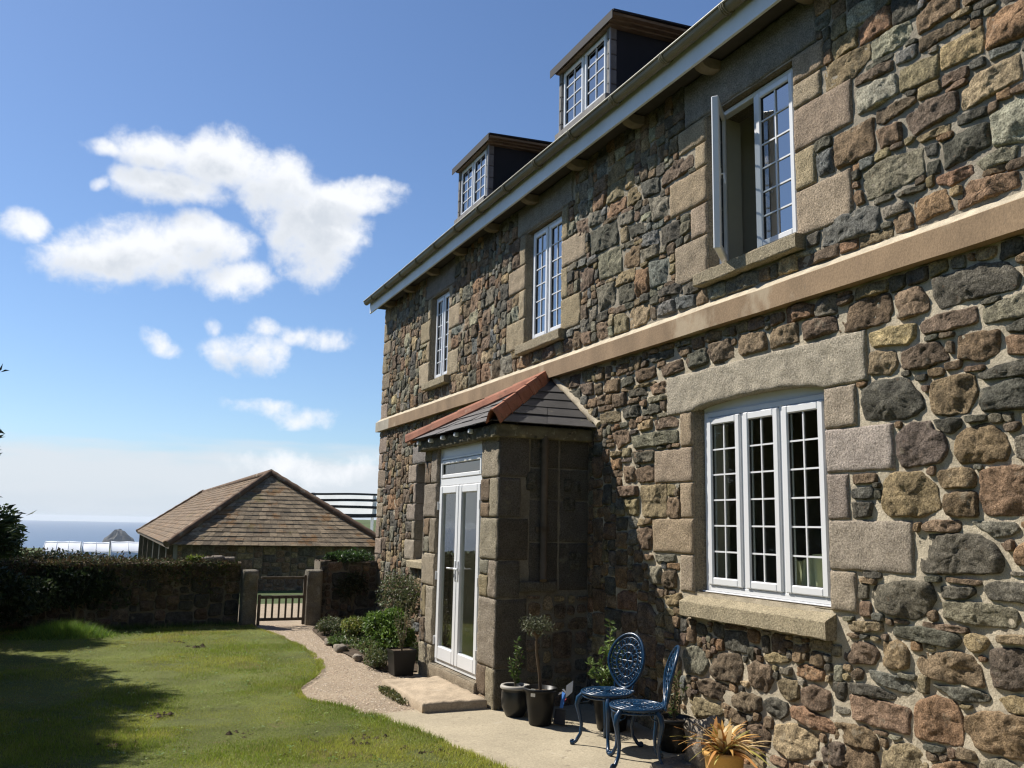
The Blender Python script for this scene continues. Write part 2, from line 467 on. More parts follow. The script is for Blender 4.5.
M['old_terracotta'] = surf('lichened_ridge_tile', (0.12, 0.07, 0.04), 0.9, var=0.3, vscale=3, spots=[(3, 0.55, 0.12, (0.27, 0.24, 0.17), 0.6), (7, 0.6, 0.1, (0.06, 0.05, 0.04), 0.6)], bump=0.4, bscale=20)
M['dormer_wood'] = surf('weathered_dormer_board', (0.17, 0.12, 0.075), 0.85, var=0.35, vscale=5, stretch=(1, 4, 6), spots=[(6, 0.6, 0.1, (0.28, 0.21, 0.12), 0.5)], bump=0.3, bscale=30)
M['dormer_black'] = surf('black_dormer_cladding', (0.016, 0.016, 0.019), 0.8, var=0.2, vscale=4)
M['dormer_trim'] = surf('dormer_corner_slate', (0.17, 0.16, 0.15), 0.8, var=0.25, vscale=14, bump=0.3)
M['lead'] = surf('lead_flashing', (0.28, 0.29, 0.31), 0.6, var=0.2)
M['moss_board'] = surf('mossy_eaves_stone', (0.13, 0.115, 0.075), 0.95, var=0.4, vscale=8, spots=[(13, 0.56, 0.08, (0.32, 0.28, 0.19), 0.7), (9, 0.6, 0.08, (0.03, 0.03, 0.025), 0.8)], bump=0.8, bscale=40, bdist=0.015)
M['iron'] = surf('rusty_downpipe', (0.11, 0.085, 0.06), 0.8, var=0.3, vscale=6)
M['metal'] = surf('brushed_handle', (0.6, 0.6, 0.62), 0.3, metal=0.8)
M['concrete'] = surf('patio_concrete', (0.344, 0.294, 0.206), 0.92, var=0.14, vscale=1.6, fine=0.22, fscale=70,
                     spots=[(2.2, 0.57, 0.12, (0.25, 0.21, 0.15), 0.55), (11, 0.62, 0.06, (0.16, 0.13, 0.095), 0.6), (4, 0.60, 0.1, (0.46, 0.41, 0.32), 0.5), (28, 0.68, 0.04, (0.10, 0.08, 0.06), 0.7)], bump=0.5, bscale=45, bdist=0.008)
M['stepstone'] = surf('doorstep_concrete', (0.37, 0.294, 0.206), 0.92, var=0.18, vscale=4, fine=0.22, fscale=70, spots=[(6, 0.58, 0.1, (0.27, 0.22, 0.155), 0.7), (3, 0.6, 0.1, (0.5, 0.43, 0.33), 0.5)], bump=0.35, bscale=40, bdist=0.008)
M['gravel'] = surf('path_gravel', (0.353, 0.281, 0.197), 0.95, var=0.14, vscale=2, fine=0.35, fscale=55, spots=[(3, 0.62, 0.1, (0.34, 0.26, 0.17), 0.4)], bump=1.0, bscale=70, bdist=0.02)
M['pebble'] = surf('gravel_pebble', (1, 1, 1), 0.85, use_col=True, var=0.15, vscale=30)
M['soil'] = surf('garden_soil', (0.085, 0.06, 0.038), 0.98, var=0.4, vscale=12, fine=0.3, fscale=60, bump=1.0, bscale=25, bdist=0.03)
M['field'] = surf('field_grass', (0.063, 0.088, 0.025), 0.95, var=0.3, vscale=0.25, fine=0.25, fscale=4, spots=[(0.05, 0.55, 0.1, (0.11, 0.12, 0.045), 0.6)], bump=0.6, bscale=5, bdist=0.1)
M['turf'] = surf('lawn_turf', (0.109, 0.126, 0.025), 0.95, var=0.3, vscale=1.3, fine=0.4, fscale=45, spots=[(2.3, 0.62, 0.08, (0.15, 0.115, 0.05), 0.7), (6, 0.68, 0.05, (0.06, 0.045, 0.025), 0.7)], bump=1.0, bscale=40, bdist=0.03)
M['grass'] = surf('grass_blade', (1, 1, 1), 0.55, use_col=True, transl=0.35, spec=0.3)
M['leaf'] = surf('plant_leaf', (1, 1, 1), 0.5, use_col=True, transl=0.3, spec=0.35)
M['needle'] = surf('conifer_needle', (1, 1, 1), 0.7, use_col=True, transl=0.1, spec=0.2)
M['bark'] = surf('tree_bark', (0.12, 0.085, 0.055), 0.95, var=0.3, vscale=10, bump=0.7, bscale=25)
M['stem'] = surf('plant_stem', (0.16, 0.13, 0.08), 0.9, var=0.25, vscale=20)
M['granite_post'] = surf('granite_gatepost', (0.17, 0.15, 0.115), 0.95, var=0.3, vscale=5, fine=0.3, fscale=60, spots=[(6, 0.57, 0.1, (0.35, 0.33, 0.27), 0.5)], bump=0.8, bscale=30, bdist=0.02)
M['old_wood'] = surf('weathered_timber', (0.11, 0.085, 0.06), 0.9, var=0.3, vscale=6, stretch=(3, 3, 1), bump=0.4, bscale=30)
M['rail_wood'] = surf('tarred_rail', (0.055, 0.052, 0.05), 0.85, var=0.2)
M['sheet'] = surf('white_sheeting', (0.714, 0.731, 0.739), 0.6, var=0.04, transl=0.75)
M['poly'] = surf('polytunnel_film', (0.86, 0.88, 0.90), 0.35, var=0.05, vscale=0.6, spec=0.5, transl=0.15)
M['tunnel_frame'] = surf('tunnel_frame', (0.45, 0.48, 0.52), 0.5)
M['dead_leaf'] = surf('dry_vegetation', (1, 1, 1), 0.9, use_col=True, transl=0.15)
M['pot_black'] = surf('black_plastic_pot', (0.010, 0.010, 0.010), 0.42, var=0.2, vscale=9, spots=[(5, 0.64, 0.1, (0.05, 0.045, 0.04), 0.3)], spec=0.25)
M['pot_glaze'] = surf('dark_glazed_pot', (0.011, 0.012, 0.012), 0.35, var=0.2, vscale=5, spec=0.5)
M['pot_rim'] = surf('pale_pot_rim', (0.34, 0.32, 0.28), 0.6)
M['pot_tan'] = surf('tan_clay_pot', (0.521, 0.302, 0.088), 0.7, var=0.15, vscale=7, fine=0.1, spots=[(6, 0.64, 0.08, (0.5, 0.36, 0.2), 0.6)], bump=0.15)
M['chair'] = surf('blue_cast_metal', (0.004, 0.030, 0.074), 0.3, var=0.25, vscale=20, spec=0.5, bump=0.3, bscale=70, bdist=0.003)
M['paper'] = surf('printed_paper', (1, 1, 1), 0.6, use_col=True)
M['rock'] = surf('garden_rock', (0.20, 0.17, 0.135), 0.95, var=0.35, vscale=9, fine=0.3, fscale=60, spots=[(8, 0.58, 0.1, (0.38, 0.34, 0.27), 0.6)], bump=0.9, bscale=25, bdist=0.02)
M['island'] = surf('sea_cliff_rock', (0.085, 0.085, 0.08), 0.95, var=0.3, vscale=0.08)
def sea_mat():
    m, nt, b, out = mat_new('sea_water')
    b.inputs['Base Color'].default_value = (0.030, 0.085, 0.17, 1)
    b.inputs['Roughness'].default_value = 0.5
    b.inputs['Specular IOR Level'].default_value = 0.25
    tc = nt.nodes.new('ShaderNodeTexCoord'); n = nt.nodes.new('ShaderNodeTexNoise'); n.inputs['Scale'].default_value = 0.02
    mp = nt.nodes.new('ShaderNodeMapping'); mp.inputs['Scale'].default_value = (0.3, 1.5, 1)
    bp = nt.nodes.new('ShaderNodeBump'); bp.inputs['Strength'].default_value = 0.4; bp.inputs['Distance'].default_value = 6
    nt.links.new(tc.outputs['Object'], mp.inputs[0]); nt.links.new(mp.outputs[0], n.inputs['Vector'])
    n.inputs['Detail'].default_value = 6
    nt.links.new(n.outputs['Fac'], bp.inputs['Height']); nt.links.new(bp.outputs[0], b.inputs['Normal'])
    return m
M['sea'] = sea_mat()

# stone colours; D and K are d and k with wall shade painted in
SC = {'D': (0.081, 0.076, 0.062), 'K': (0.121, 0.089, 0.062), 'd': (0.118, 0.109, 0.084), 'b': (0.231, 0.162, 0.1), 'k': (0.174, 0.127, 0.084), 'g': (0.214, 0.194, 0.141), 'o': (0.264, 0.21, 0.121), 'r': (0.275, 0.172, 0.1), 't': (0.394, 0.301, 0.172), 'p': (0.338, 0.317, 0.226), 'l': (0.186, 0.184, 0.161), 'G': (0.453, 0.355, 0.216), 'm': (0.151, 0.118, 0.091)}

# ------------------------------------------------------------------ stonework
class Frame:
    def __init__(s, O, A, B, N):
        s.O, s.A, s.B, s.N = (np.array(q, float) for q in (O, A, B, N))
    def __call__(s, a, b, n):
        a = np.asarray(a, float)[..., None]; b = np.asarray(b, float)[..., None]; n = np.asarray(n, float)[..., None]
        return s.O+a*s.A+b*s.B+n*s.N
FACADE = Frame((0, 0, 0), (0, 1, 0), (0, 0, 1), (-1, 0, 0))

def round_poly(P, rad, k=4):
    P = np.asarray(P, float); n = len(P); out = []
    for i in range(n):
        p = P[i]; e1 = P[i-1]-p; e2 = P[(i+1) % n]-p
        l1 = np.linalg.norm(e1); l2 = np.linalg.norm(e2)
        r = min(rad, 0.46*l1, 0.46*l2)
        a = p+e1/max(l1, 1e-6)*r; c = p+e2/max(l2, 1e-6)*r
        for t in np.linspace(0, 1, k):
            out.append((1-t)**2*a+2*t*(1-t)*p+t*t*c)
    return np.array(out)

def resample(P, n):
    Q = np.vstack([P, P[:1]]); d = np.linalg.norm(np.diff(Q, axis=0), axis=1)
    s = np.concatenate([[0], np.cumsum(d)]); t = np.linspace(0, s[-1], n, endpoint=False)
    return np.stack([np.interp(t, s, Q[:, 0]), np.interp(t, s, Q[:, 1])], -1)

RING = np.array([0.14, 0.28, 0.42, 0.55, 0.67, 0.78, 0.87, 0.935, 0.975, 1.0])
PROF = np.array([1.0, 1.0, 1.0, 1.0, 1.0, 1.0, 0.96, 0.84, 0.45, -0.5])
def stone(mb, fr, poly, proud, rad, colr, seed, nseg=36, mat=0, rough=1.0, edge=0.007):
    P = resample(round_poly(poly, rad), nseg)
    c = P.mean(0)
    D = P-c; L = np.linalg.norm(D, axis=1, keepdims=True)
    wob = edge*fbm2(P[:, 0]*22, P[:, 1]*22, seed, 2)[:, None]
    P = P+D/np.maximum(L, 1e-6)*wob
    D = P-c
    size = float(L.mean())
    V = c+RING[:, None, None]*D[None]
    a = V[..., 0].ravel(); b = V[..., 1].ravel()
    h = np.repeat(PROF, nseg)
    r2 = np.random.default_rng(seed)
    tx, ty = r2.uniform(-.05, .05, 2)
    amp = rough*min(1.0, size/0.1)
    w = np.clip(h, 0, 1)
    for _ in range(4):
        an = r2.uniform(0, 6.283); sl = r2.uniform(.10, .34); of = r2.uniform(.15, .6)*size
        w_cut = sl*np.maximum(0, (a-c[0])*math.cos(an)+(b-c[1])*math.sin(an)-of)
        cut = w_cut if _ == 0 else np.maximum(cut, w_cut)
    cut = np.minimum(cut, proud*.85)*rough
    nn = (proud*1.2*h) - w*cut + w*(tx*(a-c[0])+ty*(b-c[1])) + w*amp*1.55*(0.0085*fbm2(a*7, b*7, seed+3, 4)+0.006*np.abs(nz2(a*19, b*19, seed+7))+0.004*nz2(a*45, b*45, seed+9))
    W = fr(np.append(a, c[0]), np.append(b, c[1]), np.append(nn, nn[:nseg].mean()))
    k = len(RING)
    i = np.arange(k-1)[:, None]*nseg; j = np.arange(nseg)[None]
    F = np.stack([i+j, i+(j+1) % nseg, i+nseg+(j+1) % nseg, i+nseg+j], -1).reshape(-1, 4)
    T = np.stack([(np.arange(nseg)+1) % nseg, np.arange(nseg), np.full(nseg, k*nseg)], -1)
    mb.add(W, [F, T], mat, colr, True)

def block(mb, fr, a0, a1, b0, b1, n0, n1, colr=(.4, .33, .22), mat=0, seed=0, step=0.03, amp=0.006, bev=0.012, arch=None):
    """a dressed stone: rough gridded front face with sides running back from depth n1 (front) to n0; arch(a) lifts the lower edge"""
    nu = max(3, int((a1-a0)/step)); nv = max(3, int((b1-b0)/step))
    us = np.concatenate([[0, 0], np.linspace(bev, (a1-a0)-bev, nu), [(a1-a0)]*2])
    vs_ = np.concatenate([[0, 0], np.linspace(bev, (b1-b0)-bev, nv), [(b1-b0)]*2])
    U, Vv = np.meshgrid(us, vs_, indexing='ij')
    dep = np.full(U.shape, float(n1))
    inner = np.zeros(U.shape); inner[2:-2, 2:-2] = 1
    dep += inner*amp*(fbm2((U+a0)*16, (Vv+b0)*16, seed, 3)+0.6*nz2((U+a0)*50, (Vv+b0)*50, seed+5))
    dep[1, :] = dep[-2, :] = n1-bev; dep[:, 1] = dep[:, -2] = n1-bev
    dep[0, :] = dep[-1, :] = n0; dep[:, 0] = dep[:, -1] = n0
    wob = np.zeros(U.shape); wob[1:-1, 1:-1] = 1
    A_ = U+a0+0.003*nz2((U+a0)*12, (Vv+b0)*12, seed+21)*wob
    B_ = Vv+b0+0.003*nz2((U+a0)*12, (Vv+b0)*12, seed+31)*wob
    if arch is not None:
        t = (Vv/(b1-b0))
        B_ = B_+(1-t)*arch(A_)
    W = fr(A_.ravel(), B_.ravel(), dep.ravel())
    p, q = U.shape
    i = np.arange(p-1)[:, None]*q; j = np.arange(q-1)[None]
    F = np.stack([i+j, i+j+1, i+q+j+1, i+q+j], -1).reshape(-1, 4)
    mb.add(W, F, mat, colr, True)

def jitter_col(key, r, g=0.18):
    c = np.array(SC[key])*r.uniform(1-g, 1+g)*np.array([r.uniform(.95, 1.05), 1, r.uniform(.92, 1.08)])
    return c

def fill(mb, fr, a0, a1, b0, b1, blocked, palette, hr=(0.07, 0.26), asp=(0.8, 2.2), wmax=0.46, gap=0.012, rad=0.03, proud=0.022,
         seed=1, cell=0.02, nseg=32, jit=0.012, mat=0, rough=1.0, hmu=0.15):
    """irregular rubble packed into the free cells of a rectangle; blocked(A, B) is a boolean mask"""
    r = np.random.default_rng(seed)
    na = int(round((a1-a0)/cell)); nb = int(round((b1-b0)/cell))
    ca = a0+(np.arange(na)+.5)*cell; cb = b0+(np.arange(nb)+.5)*cell
    occ = blocked(*np.meshgrid(ca, cb, indexing='ij'))
    keys = list(palette); pr = np.array([palette[k] for k in keys]); pr = pr/pr.sum()
    n = 0
    wm = int(wmax/cell)
    for j in range(nb):
        i = 0
        while i < na:
            if occ[i, j]: i += 1; continue
            run = 1
            while i+run < na and run < wm*1.4 and not occ[i+run, j]: run += 1
            h = float(np.clip(r.lognormal(math.log(hmu), 0.42), *hr))
            ww = max(3, int(round(h*r.uniform(*asp)/cell))); ww = min(ww, wm)
            if run-ww < 4: ww = run if run <= wm*1.25 else run//2
            ww = min(ww, run)
            hh = max(2, min(int(round(h/cell)), int(ww*1.25)))
            top = 1
            while top < hh and j+top < nb and not occ[i:i+ww, j+top].any(): top += 1
            if nb-(j+top) < 3 and top > 2 and not occ[i:i+ww, j+top:nb].any(): top = nb-j
            if ww <= 2 and run <= 2:
                occ[i:i+ww, j] = True; i += ww; continue
            occ[i:i+ww, j:j+top] = True
            w_, h_ = ww*cell, top*cell
            if min(w_, h_) >= 0.035:
                x0, y0 = a0+i*cell, b0+j*cell
                g = gap*r.uniform(.6, 1.4)
                q = np.array([[x0+g, y0+g], [x0+w_-g, y0+g], [x0+w_-g, y0+h_-g], [x0+g, y0+h_-g]])
                J = min(jit, 0.16*min(w_, h_))
                q += r.uniform(-J, J, q.shape)
                pts = [q[0], q[1], q[2], q[3]]
                if r.random() < 0.4 and min(w_, h_) > 0.09:          # knock a corner off
                    k = r.integers(4); p = q[k]; u = q[k-1]-p; v = q[(k+1) % 4]-p
                    t1, t2 = r.uniform(.15, .42, 2)
                    pts = pts[:k]+[p+u*t1, p+v*t2]+pts[k+1:]
                if r.random() < 0.45:
                    k = r.integers(len(pts)); m_ = (pts[k]+pts[(k+1) % len(pts)])/2
                    d = m_-(q.mean(0)); pts.insert(k+1, m_+d*r.uniform(-.08, .07))
                key = keys[r.choice(len(keys), p=pr)]
                ns = int(np.clip(nseg*(w_+h_)/0.4, 14, nseg*1.5))
                stone(mb, fr, np.array(pts), proud*r.uniform(.7, 1.35), rad*r.uniform(.5, 1.4), jitter_col(key, r), int(r.integers(1e6)), ns, mat, rough)
                n += 1
            i += ww
    return n

def inside(poly, A, B):
    x, y = np.asarray(poly)[:, 0], np.asarray(poly)[:, 1]
    r = np.zeros(A.shape, bool); n = len(x); j = n-1
    for i in range(n):
        c = ((y[i] > B) != (y[j] > B))
        with np.errstate(divide='ignore', invalid='ignore'):
            r ^= c & (A < (x[j]-x[i])*(B-y[i])/(y[j]-y[i])+x[i])
        j = i
    return r

def grid_skin(mb, fr, a_lines, b_lines, holes, n=0.0, amp=0.004, mat=0, colr=(1, 1, 1), cell=0.06, seed=3):
    """a gridded plane with rectangular holes on grid lines"""
    def lines(L):
        L = sorted(set(L)); out = []
        for p, q in zip(L[:-1], L[1:]):
            out += list(np.linspace(p, q, max(1, int(math.ceil((q-p)/cell))), endpoint=False))
        return np.array(out+[L[-1]])
    a = lines(a_lines); b = lines(b_lines)
    A_, B_ = np.meshgrid(a, b, indexing='ij')
    W = fr(A_.ravel(), B_.ravel(), (n+amp*fbm2(A_*9, B_*9, seed, 3)).ravel())
    p, q = A_.shape
    i = np.arange(p-1)[:, None]*q; j = np.arange(q-1)[None]
    F = np.stack([i+j, i+j+1, i+q+j+1, i+q+j], -1)
    am = (a[:-1]+a[1:])/2; bm = (b[:-1]+b[1:])/2
    Am, Bm = np.meshgrid(am, bm, indexing='ij')
    keep = np.ones(Am.shape, bool)
    for (x0, x1, y0, y1) in holes: keep &= ~((Am > x0) & (Am < x1) & (Bm > y0) & (Bm < y1))
    mb.add(W, F[keep].reshape(-1, 4), mat, colr, True)

# ------------------------------------------------------------------ the house
HY0, HY1, HX1, EAVE = -1.6, 15.16, 7.6, 5.47
house = thing('stone_house', 'two storey rubble stone house with white windows, a hipped porch and two dormers', 'house', (0, 7, 0))

# window openings on the facade: y0, y1, z0, z1
GW = (4.47, 5.94, 1.165, 2.70)
UW = [(4.67, 5.70, 3.72, 5.07), (8.29, 9.21, 3.74, 5.10), (11.81, 12.62, 3.76, 5.08)]
GW2 = (11.75, 13.02, 1.12, 2.55)
WX = .062
STR0, STR1 = 3.232, 3.395
G_ = SC['G']
def gcol(seed, base=(.44, .355, .235), v=.14):
    r = np.random.default_rng(seed)
    return np.array(base)*r.uniform(1-v, 1+v)*np.array([1, r.uniform(.97, 1.03), r.uniform(.98, 1.16)])

wall = MB()
openings = [GW, GW2]+UW
PY0, PY1, PX = 7.635, 9.77, -0.975          # porch
DOOR = (8.06, 9.35, 0.18, 2.49)
al = [HY0, HY1]+[v for o in openings for v in o[:2]]
bl = [-0.3, EAVE, STR0, STR1]+[v for o in openings for v in o[2:]]
grid_skin(wall, FACADE, al, [v for v in bl if v <= STR0], openings, 0.0, 0.005, mat=1)
grid_skin(wall, FACADE, al, [v for v in bl if v >= STR0], openings, 0.0, 0.005, mat=4)
blocks = []          # dressed blocks (rectangles) that the rubble must keep clear of
def jamb(y0, y1, z0, z1, open_side, seed, depth=0.20, base=(.44, .355, .235)):
    blocks.append((y0, y1, z0, z1))
    block(wall, FACADE, y0+.004, y1-.004 if open_side != 'r' else y1, z0+.005, z1-.005, -depth, 0.019, gcol(seed, base), 2, seed)
# ground floor window jambs
for k, (y0, z0, z1) in enumerate([(4.19, 2.32, 2.60), (3.91, 2.03, 2.32), (4.28, 1.73, 2.03), (3.80, 1.41, 1.73), (4.25, 1.15, 1.41)]):
    jamb(y0, GW[0], z0, z1, 'r', 100+k, base=(.44, .37, .27) if k in (1, 3) else (.41, .33, .235))
for k, (y1, z0, z1) in enumerate([(6.11, 2.32, 2.61), (6.50, 2.03, 2.32), (6.12, 1.74, 2.03), (6.53, 1.45, 1.74), (6.13, 1.15, 1.45)]):
    jamb(GW[1], y1, z0, z1, 'l', 120+k, base=(.40, .31, .19))
# first floor jambs
def jambs_auto(o, seed, wl_=(.16, .52), base=(.43, .335, .20)):
    y0, y1, z0, z1 = o; n = 4 if z1-z0 < 1.4 else 5
    zs = np.linspace(z0-.02, z1+.005, n+1)+np.concatenate([[0], np.random.default_rng(seed).uniform(-.03, .03, n-1), [0]])
    for k in range(n):
        r = np.random.default_rng(seed+k)
        lw = (wl_[1] if k % 2 == 0 else wl_[0])*r.uniform(.85, 1.1); rw = (wl_[0] if k % 2 == 0 else wl_[1])*r.uniform(.85, 1.1)
        jamb(y0-rw*.0-(wl_[1] if k % 2 == 0 else wl_[0])*r.uniform(.85, 1.1), y0, zs[k], zs[k+1], 'r', seed+50+k, base=base)
        jamb(y1, y1+lw, zs[k], zs[k+1], 'l', seed+70+k, base=base)
for k, (y0, z0, z1) in enumerate([(4.15, 3.70, 4.045), (4.47, 4.045, 4.34), (4.12, 4.34, 4.665), (4.39, 4.665, 4.86), (4.36, 4.86, 5.08)]):
    jamb(y0, UW[0][0], z0, z1, 'r', 140+k, base=(.45, .345, .215))
for k, (y1, z0, z1) in enumerate([(6.16, 3.70, 4.055), (5.93, 4.055, 4.33), (6.23, 4.33, 4.65), (5.86, 4.65, 4.86), (6.1, 4.86, 5.08)]):
    jamb(UW[0][1], y1, z0, z1, 'l', 150+k, base=(.45, .345, .215))
jambs_auto(UW[1], 200); jambs_auto(UW[2], 260, (.14, .42)); jambs_auto(GW2, 320, (.15, .45), (.38, .31, .21))
# quoins at the far corner
zq = 0.0; k = 0
while zq < EAVE-.05:
    h = np.random.default_rng(400+k).uniform(.24, .36)
    if zq < STR0 < zq+h+.06: h = STR0-zq
    z1 = min(zq+h, EAVE)
    if not (STR0-.01 <= zq < STR1):
        wq = (.22 if k % 2 else .42)*np.random.default_rng(430+k).uniform(.85, 1.15)
        jamb(HY1-wq, HY1, zq, z1, 'r', 440+k, 0.3, base=(.33, .26, .17))
    zq = z1 if abs(z1-STR0) > 1e-6 else STR1; k += 1
